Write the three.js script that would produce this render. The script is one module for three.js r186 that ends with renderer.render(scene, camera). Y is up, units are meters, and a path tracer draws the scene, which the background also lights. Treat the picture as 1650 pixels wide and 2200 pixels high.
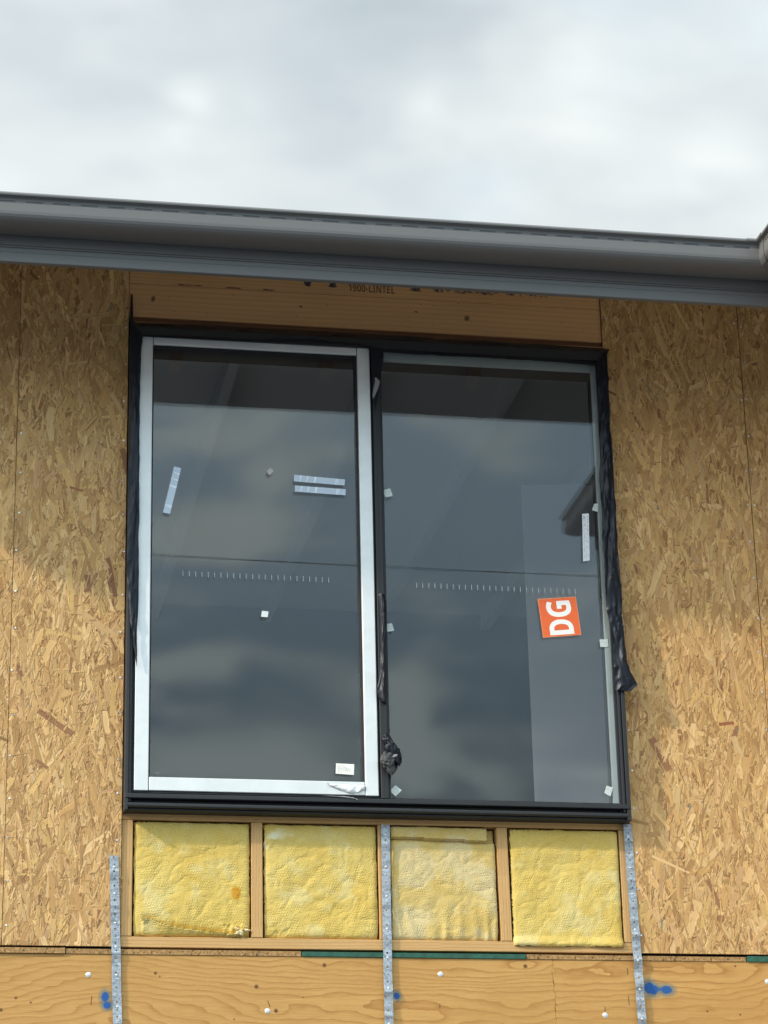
import * as THREE from 'three';
import { RoundedBoxGeometry } from 'three/addons/geometries/RoundedBoxGeometry.js';
import { mergeGeometries, mergeVertices } from 'three/addons/utils/BufferGeometryUtils.js';

/* ------------------------------------------------------------ camera */
const scene = new THREE.Scene();
const R = Math.PI / 180;
const CAM = new THREE.Vector3(-0.753, 1.55, 8.798);
const camera = new THREE.PerspectiveCamera(22.53, 0.75, 0.1, 3000);
const camAxes = (() => {                       // yaw right 10.82, pitch up 20.27, roll -1.32 degrees
  const p = 20.27 * R, y = 10.82 * R, r = -1.32 * R;
  const fw = new THREE.Vector3(Math.sin(y) * Math.cos(p), Math.sin(p), -Math.cos(y) * Math.cos(p));
  const rt0 = new THREE.Vector3(Math.cos(y), 0, Math.sin(y)), up0 = rt0.clone().cross(fw);
  const rt = rt0.clone().multiplyScalar(Math.cos(r)).addScaledVector(up0, Math.sin(r));
  const up = up0.clone().multiplyScalar(Math.cos(r)).addScaledVector(rt0, -Math.sin(r));
  return { rt, up, fw };
})();
camera.position.copy(CAM);
camera.quaternion.setFromRotationMatrix(new THREE.Matrix4().makeBasis(camAxes.rt, camAxes.up, camAxes.fw.clone().negate()));
scene.add(camera);

/* ------------------------------------------------------------ noise */
function rng(seed) { let a = seed >>> 0; return () => { a = (a + 0x6D2B79F5) | 0; let t = Math.imul(a ^ (a >>> 15), 1 | a); t = (t + Math.imul(t ^ (t >>> 7), 61 | t)) ^ t; return ((t ^ (t >>> 14)) >>> 0) / 4294967296; }; }
function h3(i, j, k) { let n = Math.imul(i, 374761393) ^ Math.imul(j, 668265263) ^ Math.imul(k, 1274126177); n = Math.imul(n ^ (n >>> 13), 1274126177); return ((n ^ (n >>> 16)) >>> 0) / 4294967296; }
const sm = (t) => t * t * (3 - 2 * t);
function vn(x, y, s = 0) { const i = Math.floor(x), j = Math.floor(y), u = sm(x - i), v = sm(y - j); return (h3(i, j, s) * (1 - u) + h3(i + 1, j, s) * u) * (1 - v) + (h3(i, j + 1, s) * (1 - u) + h3(i + 1, j + 1, s) * u) * v; }
function fbm(x, y, o = 4, s = 0) { let a = 0.5, t = 0, n = 0; for (let k = 0; k < o; k++) { t += a * vn(x, y, s + k * 17); n += a; a *= 0.5; x = x * 2.03 + 3.1; y = y * 2.03 + 1.7; } return t / n; }
function vn3(x, y, z, s = 0) { const k = Math.floor(z), w = sm(z - k); return vn(x, y, s + k * 101) * (1 - w) + vn(x, y, s + (k + 1) * 101) * w; }
function fbm3(x, y, z, o = 4, s = 0) { let a = 0.5, t = 0, n = 0; for (let k = 0; k < o; k++) { t += a * vn3(x, y, z, s + k * 17); n += a; a *= 0.5; x = x * 2.03 + 3.1; y = y * 2.03 + 1.7; z = z * 2.03 + 5.3; } return t / n; }
const clamp = (x, a = 0, b = 1) => Math.min(b, Math.max(a, x));
const sstep = (a, b, x) => sm(clamp((x - a) / (b - a)));
const lerp = (a, b, t) => a + (b - a) * t;

/* ------------------------------------------------------------ sky, sun, exposure */
const SUN = new THREE.Vector3(-2.3, 1.52, 1.0).normalize();
{
  const W = 2048, H = 1024, d = new Float32Array(W * H * 4);
  // soft white patches and greyer stretches of the cloud layer: azimuth from -z towards +x, elevation, size, gain
  const patch = [[5.8, 29.35, 0.5, 0.3, 0.19], [7.1, 29.8, 0.5, 0.5, 0.05], [12.1, 29.35, 0.45, 0.4, 0.10], [16.4, 30.0, 0.5, 0.7, 0.09], [17.2, 29.2, 0.7, 0.5, 0.07], [19.3, 28.0, 0.8, 0.5, 0.10], [18.2, 27.2, 0.9, 0.5, 0.07],
    [1.8, 27.4, 1.2, 0.5, 0.07], [4.6, 28.2, 0.7, 0.5, 0.04], [10.2, 31.0, 2.6, 0.9, -0.11], [10.0, 29.0, 1.2, 0.7, -0.05], [3.0, 30.4, 1.6, 0.6, -0.03], [20.5, 26.1, 1.0, 0.5, 0.05]];
  const patch2 = [[6.4, 22.2, 1.1, 0.7, 0.42], [7.8, 21.6, 0.5, 0.9, 0.34], [9.6, 22.0, 0.8, 0.5, 0.18], [6.4, 19.9, 1.1, 0.55, 0.42], [5.4, 18.2, 1.0, 0.8, 0.22], [7.8, 19.6, 0.6, 0.5, 0.15], [6.6, 17.0, 0.9, 0.5, 0.16], [6.6, 14.8, 1.6, 0.45, 0.26], [8.4, 14.6, 1.2, 0.6, 0.22], [11.4, 15.8, 0.35, 1.1, 0.30], [11.8, 14.4, 1.0, 0.5, 0.20], [14.2, 22.2, 1.6, 0.7, 0.14], [12.0, 18.6, 1.4, 1.2, 0.08]];
  for (let j = 0; j < H; j++) {
    const th = ((j + 0.5) / H - 0.5) * Math.PI, y = Math.sin(th), c = Math.cos(th), el = th / R;
    for (let i = 0; i < W; i++) {
      const ph = ((i + 0.5) / W - 0.5) * 2 * Math.PI, x = Math.cos(ph) * c, z = Math.sin(ph) * c;
      const k = (j * W + i) * 4;
      if (el < -3) { d[k] = 0.16; d[k + 1] = 0.15; d[k + 2] = 0.13; d[k + 3] = 1; continue; }
      const mu = x * SUN.x + y * SUN.y + z * SUN.z;
      const yy = Math.max(y, 0.03) + 0.12, px = x / yy, pz = z / yy;         // cloud layer as a flat sheet overhead
      const big = fbm(px * 0.9 + 7.3, pz * 0.9 + 2.1, 5, 11), fine = fbm(px * 3.1, pz * 3.1, 5, 61), wisp = fbm(px * 5.5 + fine * 2, pz * 8 - fine * 2, 5, 95);
      const azn = Math.atan2(x, z) / R, gapAz = Math.exp(-Math.pow((azn - 12) / 42, 2)) * sstep(55, 35, el);
      const cover = lerp(lerp(0.66, 0.08, gapAz), 1, sstep(0.25, -0.35, z));                     // the layer closes towards the north side
      const cl = sstep(0.30, 0.62, big * 0.6 + fine * 0.4 + (cover - 0.72) * 0.9) * (1 - 0.92 * gapAz * sstep(0, 0.3, z));
      const tiny = fbm(px * 19 + wisp * 3, pz * 26, 5, 131);
      let br = 0.765 + 0.12 * (fine - 0.5) + 0.20 * (wisp - 0.5) + 0.17 * (tiny - 0.5) + 0.055 * sstep(31, 25.5, el) + 0.9 * sstep(34, 80, el);
      const wt = sstep(0.7, 0.9, br); let cr = br * lerp(0.90, 0.945, wt), cg = br * 1.0, cb = br * lerp(1.05, 1.0, wt);
      const lowf = lerp(0.32, 1.5, sstep(1, 18, el)), br2 = lowf * (0.98 + 0.5 * (fine - 0.5)) + 2.2 * sstep(25, 62, el);  // unseen sky on the camera side, raised to lift the shaded wall
      if (z > -0.35) { const t = sstep(-0.35, 0.2, z); cr = lerp(cr, br2 * 0.95, t); cg = lerp(cg, br2 * 1.02, t); cb = lerp(cb, br2 * 1.0, t); }
      const haze = 1.3 * sstep(26, 66, el), blue = [0.52 * lowf + haze, 0.78 * lowf + haze, 0.98 * lowf + haze * 0.94].map((v) => v * lerp(0.78, 1.12, sstep(13.5, 21, el)));
      let r = lerp(blue[0], cr, cl), g = lerp(blue[1], cg, cl), b = lerp(blue[2], cb, cl);
      const az = Math.atan2(x, -z) / R;
      if (az > -8 && az < 34 && el > 18 && el < 42) {
        let a = 0; for (const q of patch) { const u = (az - q[0] + 2.4 * (wisp - 0.5)) / q[2], v = (el - q[1] + 1.6 * (tiny - 0.5)) / q[3]; a += q[4] * Math.exp(-0.5 * (u * u + v * v)); }
        r += a * 1.06; g += a; b += a * 0.86;
      }
      if (azn > -6 && azn < 28 && el > 8 && el < 32) {
        let a = 0; for (const q of patch2) { const u = (azn - q[0] + 1.5 * (wisp - 0.5)) / q[2], v = (el - q[1] + 1.5 * (tiny - 0.5)) / q[3]; a += q[4] * Math.exp(-0.5 * (u * u + v * v)); }
        const m = 0.95 * sstep(0.48, 0.76, (wisp * 0.5 + tiny * 0.5) * 0.9 + a * 0.85); r = lerp(r, 1.75, m); g = lerp(g, 2.12, m); b = lerp(b, 2.1, m);
      }
      const glow = 1.3 * Math.exp((mu - 1) * 14) + 1.5 * Math.exp((mu - 1) * 3.2);   // bright hazy cloud round the veiled sun
      r += glow * 1.0; g += glow * 0.97; b += glow * 0.92;
      d[k] = r; d[k + 1] = g; d[k + 2] = b; d[k + 3] = 1;
    }
  }
  const sky = new THREE.DataTexture(d, W, H, THREE.RGBAFormat, THREE.FloatType);
  sky.mapping = THREE.EquirectangularReflectionMapping; sky.magFilter = sky.minFilter = THREE.LinearFilter; sky.wrapS = THREE.RepeatWrapping; sky.needsUpdate = true;
  scene.background = sky; scene.environment = sky;
}
const sun = new THREE.DirectionalLight(new THREE.Color().setRGB(1, 0.91, 0.79), 2.9);
sun.position.copy(SUN).multiplyScalar(30).add(new THREE.Vector3(0.9, 4.5, 0)); sun.target.position.set(0.9, 4.5, 0);
sun.castShadow = true; sun.shadow.radius = 3.6; sun.shadow.mapSize.set(2048, 2048);
Object.assign(sun.shadow.camera, { left: -8, right: 8, top: 8, bottom: -8, near: 1, far: 60 });
scene.add(sun, sun.target);
const renderer = new THREE.WebGLRenderer({ antialias: true });
renderer.toneMapping = THREE.LinearToneMapping; renderer.toneMappingExposure = 1.0;
renderer.shadowMap.enabled = true; renderer.setSize(768, 1024);

/* ------------------------------------------------------------ helpers */
// the point of the plane z = const that the survey photograph shows at a given pixel of its 1650 x 2200 frame
function at(px, py, z = 0) {
  const f = 5524, d = camAxes.fw.clone().addScaledVector(camAxes.rt, (px - 825) / f).addScaledVector(camAxes.up, -(py - 1100) / f);
  return CAM.clone().addScaledVector(d, (z - CAM.z) / d.z);
}
const used = {}, baseOf = new WeakMap();
function numbered(n) { if (!(n in used)) { used[n] = 0; return n; } used[n]++; return n + '_' + String(used[n]).padStart(3, '0'); }
function thing(name, label, category, base, group) {
  const o = new THREE.Group(); o.name = numbered(name); o.position.set(...base); o.userData = { label, category, kind: 'thing' }; if (group) o.userData.group = group;
  baseOf.set(o, new THREE.Vector3(...base)); scene.add(o); return o;
}
function part(name, geo, m, parent, label, kind) {      // geometry arrives in world metres
  const b = baseOf.get(parent) ?? new THREE.Vector3(), g = geo.clone().translate(-b.x, -b.y, -b.z);
  const o = new THREE.Mesh(g, m); o.name = name; o.castShadow = o.receiveShadow = true; baseOf.set(o, b);
  if (label) o.userData.label = label; if (kind) o.userData.kind = kind;
  parent.add(o); return o;
}
function single(name, geo, m, label, category, group) {
  geo.computeBoundingBox(); const bb = geo.boundingBox, c = new THREE.Vector3((bb.min.x + bb.max.x) / 2, bb.min.y, (bb.min.z + bb.max.z) / 2); geo.translate(-c.x, -c.y, -c.z);
  const o = new THREE.Mesh(geo, m); o.position.copy(c); baseOf.set(o, c); o.name = numbered(name); o.castShadow = o.receiveShadow = true; o.userData = { label, category, kind: 'thing' }; if (group) o.userData.group = group; scene.add(o); return o;
}
function struct(name, geo, m) { const o = new THREE.Mesh(geo, m); o.name = name; o.castShadow = o.receiveShadow = true; o.userData = { kind: 'structure' }; scene.add(o); return o; }
function bx(x0, x1, y0, y1, z0, z1, r = 0.0015) {
  const g = new RoundedBoxGeometry(x1 - x0, y1 - y0, z1 - z0, 1, Math.min(r, (x1 - x0) / 2.2, (y1 - y0) / 2.2, (z1 - z0) / 2.2));
  g.translate((x0 + x1) / 2, (y0 + y1) / 2, (z0 + z1) / 2); g.clearGroups(); return g;
}
function muv(g, o = {}) {                                 // uv in metres by the face direction; swap = grain runs up
  const { s = 1, swap = false, ou = 0, ov = 0 } = o; if (g.index) g = g.toNonIndexed();
  const p = g.attributes.position, uv = new Float32Array(p.count * 2), a = new THREE.Vector3(), b = new THREE.Vector3(), c = new THREE.Vector3();
  for (let i = 0; i < p.count; i += 3) {
    a.fromBufferAttribute(p, i); b.fromBufferAttribute(p, i + 1); c.fromBufferAttribute(p, i + 2);
    const n = b.clone().sub(a).cross(c.clone().sub(a)), nx = Math.abs(n.x), ny = Math.abs(n.y), nz = Math.abs(n.z);
    [a, b, c].forEach((v, k) => {
      let u, w; if (nz >= nx && nz >= ny) { u = v.x; w = v.y; } else if (ny >= nx) { u = v.x; w = v.z; } else { u = v.z; w = v.y; }
      if (swap) [u, w] = [w, u];
      uv[(i + k) * 2] = u * s + ou; uv[(i + k) * 2 + 1] = w * s + ov;
    });
  }
  g.setAttribute('uv', new THREE.BufferAttribute(uv, 2)); return g;
}
function merge(list) { const l = list.map((g) => { g = g.index ? g.toNonIndexed() : g; for (const k of Object.keys(g.attributes)) if (!['position', 'normal', 'uv', 'color'].includes(k)) g.deleteAttribute(k); return g; }); return mergeGeometries(l); }
function tris(pos, uv) { const g = new THREE.BufferGeometry(); g.setAttribute('position', new THREE.Float32BufferAttribute(pos, 3)); g.setAttribute('uv', new THREE.Float32BufferAttribute(uv ?? new Array(pos.length / 3 * 2).fill(0), 2)); g.computeVertexNormals(); return g; }
// a closed outline of (depth, height) points carried along a run; map(d, y, t) puts it in the world
function sweep(outline, t0, t1, map, capped = true) {
  const pos = [], n = outline.length, put = (q, t) => { const v = map(q[0], q[1], t); pos.push(v[0], v[1], v[2]); };
  for (let i = 0; i < n; i++) {
    const a = outline[i], b = outline[(i + 1) % n];
    put(a, t0(a[0])); put(b, t0(b[0])); put(b, t1(b[0])); put(a, t0(a[0])); put(b, t1(b[0])); put(a, t1(a[0]));
  }
  if (capped) for (const f of THREE.ShapeUtils.triangulateShape(outline.map((q) => new THREE.Vector2(...q)), [])) { for (const k of f) put(outline[k], t0(outline[k][0])); for (const k of [...f].reverse()) put(outline[k], t1(outline[k][0])); }
  return tris(pos);
}
function canvas(w, h) { const c = document.createElement('canvas'); c.width = w; c.height = h; return [c, c.getContext('2d')]; }
function ctex(c, srgb = true, rep) { const t = new THREE.CanvasTexture(c); if (srgb) t.colorSpace = THREE.SRGBColorSpace; t.wrapS = t.wrapT = THREE.RepeatWrapping; t.magFilter = THREE.LinearFilter; if (rep) t.repeat.set(...rep); t.needsUpdate = true; return t; }
function dtex(w, h, fn, srgb = true) {                    // fn(i, j) gives 0..255 rgb; row 0 is the bottom
  const a = new Uint8Array(w * h * 4);
  for (let j = 0; j < h; j++) for (let i = 0; i < w; i++) { const c = fn(i, j), k = (j * w + i) * 4; a[k] = clamp(c[0], 0, 255); a[k + 1] = clamp(c[1], 0, 255); a[k + 2] = clamp(c[2], 0, 255); a[k + 3] = 255; }
  const t = new THREE.DataTexture(a, w, h); if (srgb) t.colorSpace = THREE.SRGBColorSpace; t.wrapS = t.wrapT = THREE.RepeatWrapping; t.magFilter = THREE.LinearFilter; t.minFilter = THREE.LinearFilter; t.needsUpdate = true; return t;
}
const std = (o) => new THREE.MeshStandardMaterial(o);
const lin = (r, g, b) => new THREE.Color().setRGB(r, g, b);
// a sheet between two edges of points, with folds, thickness and a closed rim
function strip(L, Rr, o = {}) {
  const { n = 60, m = 8, bulge = 0.004, wr = 0.003, th = 0.0012, seed = 1, fu = 3, fv = 26, ragged = 0 } = o;
  const curve = (P) => { const acc = [0]; for (let i = 1; i < P.length; i++) acc.push(acc[i - 1] + P[i].distanceTo(P[i - 1])); return (t) => { const s = t * acc[acc.length - 1]; let i = 1; while (i < P.length - 1 && acc[i] < s) i++; const k = (s - acc[i - 1]) / Math.max(1e-9, acc[i] - acc[i - 1]); return P[i - 1].clone().lerp(P[i], clamp(k)); }; };
  const cl = curve(L), cr = curve(Rr), F = [], B = [];
  for (let j = 0; j <= n; j++) for (let i = 0; i <= m; i++) {
    const v = j / n, u = i / m, p = cl(v).lerp(cr(v), u), len = v * fv;
    if (ragged && (i === 0 || i === m)) p.x += ragged * (fbm(len * 0.8, i, 4, seed + 5) - 0.5);
    p.z += bulge * Math.sin(Math.PI * u) + wr * (fbm(u * fu + len * 0.6, len * 0.35, 3, seed) - 0.5) * 2 + wr * 1.2 * Math.pow(1 - Math.abs(2 * fbm(u * fu * 1.2 - len * 0.4, len * 0.35, 2, seed + 9) - 1), 10) + wr * 0.5 * (Math.abs(2 * fbm(u * 4 + len * 0.9, len * 0.8, 2, seed + 21) - 1));
    F.push(p); B.push(p.clone().add(new THREE.Vector3(0, 0, -th)));
  }
  const pos = [], uv = [], W = m + 1, id = (i, j) => j * W + i;
  const tri = (A, a, b, c) => { for (const k of [a, b, c]) { pos.push(A[k].x, A[k].y, A[k].z); uv.push(A[k].x, A[k].y); } };
  for (let j = 0; j < n; j++) for (let i = 0; i < m; i++) {
    tri(F, id(i, j), id(i, j + 1), id(i + 1, j)); tri(F, id(i + 1, j), id(i, j + 1), id(i + 1, j + 1));
    tri(B, id(i, j), id(i + 1, j), id(i, j + 1)); tri(B, id(i + 1, j), id(i + 1, j + 1), id(i, j + 1));
  }
  const rim = (a, b) => { for (const q of [[F, a], [B, a], [B, b], [F, a], [B, b], [F, b]]) { const v = q[0][q[1]]; pos.push(v.x, v.y, v.z); uv.push(v.x, v.y); } };
  for (let j = 0; j < n; j++) { rim(id(0, j), id(0, j + 1)); rim(id(m, j + 1), id(m, j)); }
  for (let i = 0; i < m; i++) { rim(id(i + 1, 0), id(i, 0)); rim(id(i, n), id(i + 1, n)); }
  let g = new THREE.BufferGeometry(); g.setAttribute('position', new THREE.Float32BufferAttribute(pos, 3)); g.setAttribute('uv', new THREE.Float32BufferAttribute(uv, 2));
  g = mergeVertices(g, 1e-6); g.computeVertexNormals(); return g;
}
const pts = (list, z) => list.map((q) => at(q[0], q[1], q[2] ?? z));

/* ------------------------------------------------------------ procedural surfaces */
// oriented strand board: overlapping wood flakes, drawn as colour and as height
const TONES = [[220, 184, 126], [212, 175, 116], [202, 164, 107], [190, 152, 97], [228, 196, 142], [178, 139, 88], [208, 170, 114], [218, 184, 130], [196, 157, 102], [184, 145, 92], [210, 176, 112], [204, 166, 120]].map((t) => [0.9 * t[0] + 0.1 * 212, 0.9 * t[1] + 0.1 * 174, 0.9 * t[2] + 0.1 * 118]);
function osb(seed, SX, SY) {                              // canvas covers SX x SY metres
  const W = 1024, H = 2048, [c, g] = canvas(W, H), [cb, gb] = canvas(W, H), r = rng(seed), pm = H / SY;
  g.fillStyle = 'rgb(160,120,74)'; g.fillRect(0, 0, W, H); gb.fillStyle = 'rgb(70,70,70)'; gb.fillRect(0, 0, W, H);
  const ang = () => { const q = (r() + r() + r() - 1.5) / 1.5; return r() < 0.12 ? r() * Math.PI : q * 1.0; };
  function flake(x, y, len, wid, a, tone, k, hgt) {
    const ca = Math.cos(a), sa = Math.sin(a), P = [], n = 4;
    for (let i = 0; i <= n; i++) P.push([(-0.5 + i / n) * len, -wid / 2 * (0.75 + 0.5 * r())]);
    if (r() < 0.6) P.push([len * 0.5 + wid * 0.6 * r(), (r() - 0.5) * wid * 0.6]);
    for (let i = n; i >= 0; i--) P.push([(-0.5 + i / n) * len, wid / 2 * (0.75 + 0.5 * r())]);
    const cx = (q) => [x + q[0] * sa + q[1] * ca, y + q[0] * ca - q[1] * sa];
    const path = (G) => { G.beginPath(); P.forEach((q, i) => { const v = cx(q); i ? G.lineTo(v[0], v[1]) : G.moveTo(v[0], v[1]); }); G.closePath(); };
    const T = tone.map((t) => t * k);
    g.fillStyle = `rgb(${T[0] | 0},${T[1] | 0},${T[2] | 0})`; path(g); g.fill();
    gb.fillStyle = `rgb(${hgt | 0},${hgt | 0},${hgt | 0})`; path(gb); gb.fill();
    const lines = Math.min(7, Math.floor(wid / 2.2));
    for (let i = 0; i < lines; i++) {
      const o = (r() - 0.5) * wid * 0.9, s0 = -0.5 + r() * 0.3, s1 = 0.5 - r() * 0.3, A = cx([s0 * len, o]), B = cx([s1 * len, o + (r() - 0.5) * 2]), dk = 0.84 + r() * 0.28;
      g.strokeStyle = `rgba(${T[0] * dk | 0},${T[1] * dk * 0.985 | 0},${T[2] * dk * 0.96 | 0},0.75)`; g.lineWidth = 0.5 + r() * 0.9;
      g.beginPath(); g.moveTo(A[0], A[1]); g.lineTo(B[0], B[1]); g.stroke();
    }
  }
  const pick = () => { const q = r(); if (q < 0.010) return [[156, 114, 78], 1]; if (q < 0.012) return [[142, 102, 72], 1]; if (q < 0.0145) return [[140, 134, 116], 1]; return [TONES[Math.floor(r() * TONES.length)], 0.93 + r() * 0.13]; };
  for (let pass = 0; pass < 3; pass++) {
    const N = [7000, 6500, 6800][pass];
    for (let i = 0; i < N; i++) {
      const q = r(), big = q < [0.34, 0.27, 0.18][pass];
      const len = (big ? 50 + r() * 110 : 14 + r() * 46) * pm / 1000, wid = (big ? 6 + r() * 18 : 1.6 + r() * 5) * pm / 1000 * (r() < 0.07 ? 1.5 : 1);
      const [t, k] = pick(); flake(r() * W, r() * H, len, wid, ang(), t, k, 60 + r() * 170 + (big ? 15 : 0));
    }
    const M = [2200, 3000, 3600][pass];                   // gaps between flakes, bark and dark resin
    for (let i = 0; i < M; i++) {
      const x = r() * W, y = r() * H, a = ang() + (r() - 0.5) * 0.8, l = (3 + r() * r() * 22) * pm / 1000, dk = 60 + r() * 60;
      g.strokeStyle = `rgba(${dk * 1.25 | 0},${dk * 0.88 | 0},${dk * 0.55 | 0},${0.45 + r() * 0.4})`; g.lineWidth = (0.7 + r() * r() * 2.6) * pm / 1000; gb.lineWidth = g.lineWidth * 1.2; gb.strokeStyle = 'rgba(5,5,5,0.9)';
      for (const G of [g, gb]) { G.beginPath(); G.moveTo(x, y); G.lineTo(x + Math.sin(a) * l, y + Math.cos(a) * l); G.stroke(); }
    }
  }
  for (let i = 0; i < 16; i++) flake(r() * W, r() * H, (20 + r() * 40) * pm / 1000, (4 + r() * 9) * pm / 1000, ang() + (r() < 0.4 ? 1.3 : 0), [138 + r() * 24, 98 + r() * 18, 64 + r() * 14], 1, 200);
  return { map: ctex(c), bump: ctex(cb, false), SX, SY };
}
const osbMat = (t) => std({ map: t.map, color: lin(0.92, 0.83, 0.745), bumpMap: t.bump, bumpScale: 0.003, roughness: 0.78 });
const OL = osb(5, 1.3, 2.6), OR = osb(71, 1.3, 2.6);
const M = {};
M.osbL = osbMat(OL); M.osbR = osbMat(OR);
function osbUV(g, t, x0, y0) { g = muv(g); const p = g.attributes.position, uv = g.attributes.uv; for (let i = 0; i < p.count; i++) uv.setXY(i, (uv.getX(i) - x0) / t.SX, (uv.getY(i) - y0) / t.SY); return g; }

// sawn pine: grain along u, one repeat is 2 m by 0.5 m
const pineFn = (tone, dark, seed, freq = 95) => (i, j) => {
  const u = i / 2048 * 2, v = j / 512 * 0.5;
  const wob = 0.012 * (fbm(u * 2.2, v * 9, 3, seed) - 0.5) + 0.03 * (fbm(u * 0.7, v * 3, 2, seed + 3) - 0.5);
  let k = (v + wob) * freq; const ring = k - Math.floor(k), late = Math.pow(ring, 3.2), fib = vn(u * 60, v * 1500, seed + 6), fib2 = fbm(u * 9, v * 420, 2, seed + 8), bl = fbm(u * 3, v * 10, 3, seed + 12);
  const s = clamp(0.62 * late * (0.5 + bl * 0.7) + 0.22 * fib2 + 0.12 * fib);
  return [lerp(tone[0], dark[0], s) + (bl - 0.5) * 16, lerp(tone[1], dark[1], s) + (bl - 0.5) * 15, lerp(tone[2], dark[2], s) + (bl - 0.5) * 12];
};
const pineTex = dtex(2048, 512, pineFn([212, 170, 110], [166, 118, 66], 4)); pineTex.repeat.set(0.5, 2);
const pineBump = dtex(1024, 256, (i, j) => { const v = 128 + 90 * (vn(i / 9, j / 0.9, 5) - 0.5) + 60 * (fbm(i / 40, j / 6, 3, 9) - 0.5); return [v, v, v]; }, false); pineBump.repeat.set(1, 4);
M.pine = std({ map: pineTex, bumpMap: pineBump, bumpScale: 0.0006, roughness: 0.72 });
M.redPine = std({ map: pineTex, color: lin(0.30, 0.22, 0.24), bumpMap: pineBump, bumpScale: 0.0006, roughness: 0.8 });
M.particle = std({ map: dtex(512, 64, (i, j) => { const a = fbm(i / 3, j / 2.2, 3, 3), b = vn(i / 5, j / 3, 8); const k = 0.55 + a * 0.55 - (b > 0.82 ? 0.3 : 0); return [196 * k, 150 * k, 92 * k]; }), roughness: 0.9 }); M.particle.map.repeat.set(2, 8);
M.green = std({ map: dtex(256, 64, (i, j) => { const k = 0.75 + 0.5 * fbm(i / 14, j / 7, 4, 21); return [40 * k, 86 * k, 68 * k]; }), roughness: 0.7 }); M.green.map.repeat.set(3, 8);

// painted metal
M.gutter = std({ color: lin(0.138, 0.132, 0.124), roughness: 0.62, metalness: 0.0 });
M.slot = std({ color: lin(0.075, 0.075, 0.073), roughness: 0.5 });  // darker gutter tone, stands in for the shade inside the slots
M.fascia = std({ color: lin(0.136, 0.130, 0.122), roughness: 0.5 });
M.roof = std({ color: lin(0.07, 0.072, 0.075), roughness: 0.6 });
M.frame = std({ color: lin(0.019, 0.0192, 0.0195), roughness: 0.6 });
M.groove = std({ color: lin(0.008, 0.008, 0.009), roughness: 0.6 });
const coatBump = dtex(512, 512, (i, j) => { const v = 128 + 130 * (fbm(i / 60, j / 40, 4, 31) - 0.5) + 26 * (vn(i / 7, j / 5, 8) - 0.5); return [v, v, v]; }, false);
const coatTex = dtex(512, 512, (i, j) => { const a = fbm(i / 90, j / 60, 4, 44), s = vn(i / 2.2, j / 9, 12) > 0.975 && vn(i / 40, j / 40, 3) > 0.55 ? -46 : 0, k = 226 + 12 * (a - 0.5) + s; return [k + 1, k, k - 5]; });
coatBump.repeat.set(4, 4); coatTex.repeat.set(3, 3);
M.coat = std({ map: coatTex, bumpMap: coatBump, bumpScale: 0.0007, roughness: 0.45, metalness: 0.28 });
M.spacer = std({ color: lin(0.30, 0.33, 0.30), roughness: 0.45 });
M.glass = new THREE.MeshPhysicalMaterial({ color: 0xffffff, transmission: 1, thickness: 0, roughness: 0, ior: 1.47 });
const filmBump = dtex(256, 512, (i, j) => { const v = 128 + 150 * (Math.pow(1 - Math.abs(2 * fbm(i / 22, j / 60, 3, 77) - 1), 8) - 0.3); return [v, v, v]; }, false); filmBump.repeat.set(5, 1.2);
M.film = new THREE.MeshPhysicalMaterial({ color: lin(0.008, 0.0095, 0.015), roughness: 0.38, specularIntensity: 0.6, bumpMap: filmBump, bumpScale: 0.0012, side: THREE.DoubleSide });
M.filmGrey = std({ color: lin(0.26, 0.26, 0.25), roughness: 0.5, side: THREE.DoubleSide });
M.filmDull = std({ color: lin(0.05, 0.05, 0.048), roughness: 0.6, bumpMap: filmBump, bumpScale: 0.002, side: THREE.DoubleSide });
const zinc = dtex(256, 256, (i, j) => { const a = vn(i / 9, j / 9, 3), b = vn(i / 16 + 4 * a, j / 16, 9), k = 0.82 + 0.3 * b + 0.06 * (a > 0.6 ? 1 : 0) - 0.2 * (fbm(i / 30, j / 30, 3, 50) - 0.4); return [160 * k, 168 * k, 174 * k]; }); zinc.repeat.set(7, 7);
M.zinc = std({ map: zinc, roughness: 0.45, metalness: 0.12 });
M.nail = std({ color: lin(0.72, 0.72, 0.70), roughness: 0.3, metalness: 0.4 });
M.cap = std({ color: lin(0.74, 0.74, 0.72), roughness: 0.3, metalness: 0.3 });
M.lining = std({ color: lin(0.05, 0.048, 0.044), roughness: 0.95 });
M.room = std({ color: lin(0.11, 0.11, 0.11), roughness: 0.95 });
M.plaster = std({ color: lin(0.88, 0.89, 0.88), roughness: 0.9 });
M.ground = std({ map: dtex(512, 512, (i, j) => { const a = fbm(i / 40, j / 40, 5, 5), b = vn(i / 3, j / 3, 9), k = 0.7 + 0.5 * a + 0.16 * (b - 0.5); return [70 * k, 76 * k, 84 * k]; }), roughness: 1 }); M.ground.map.repeat.set(0.12, 0.12);

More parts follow.
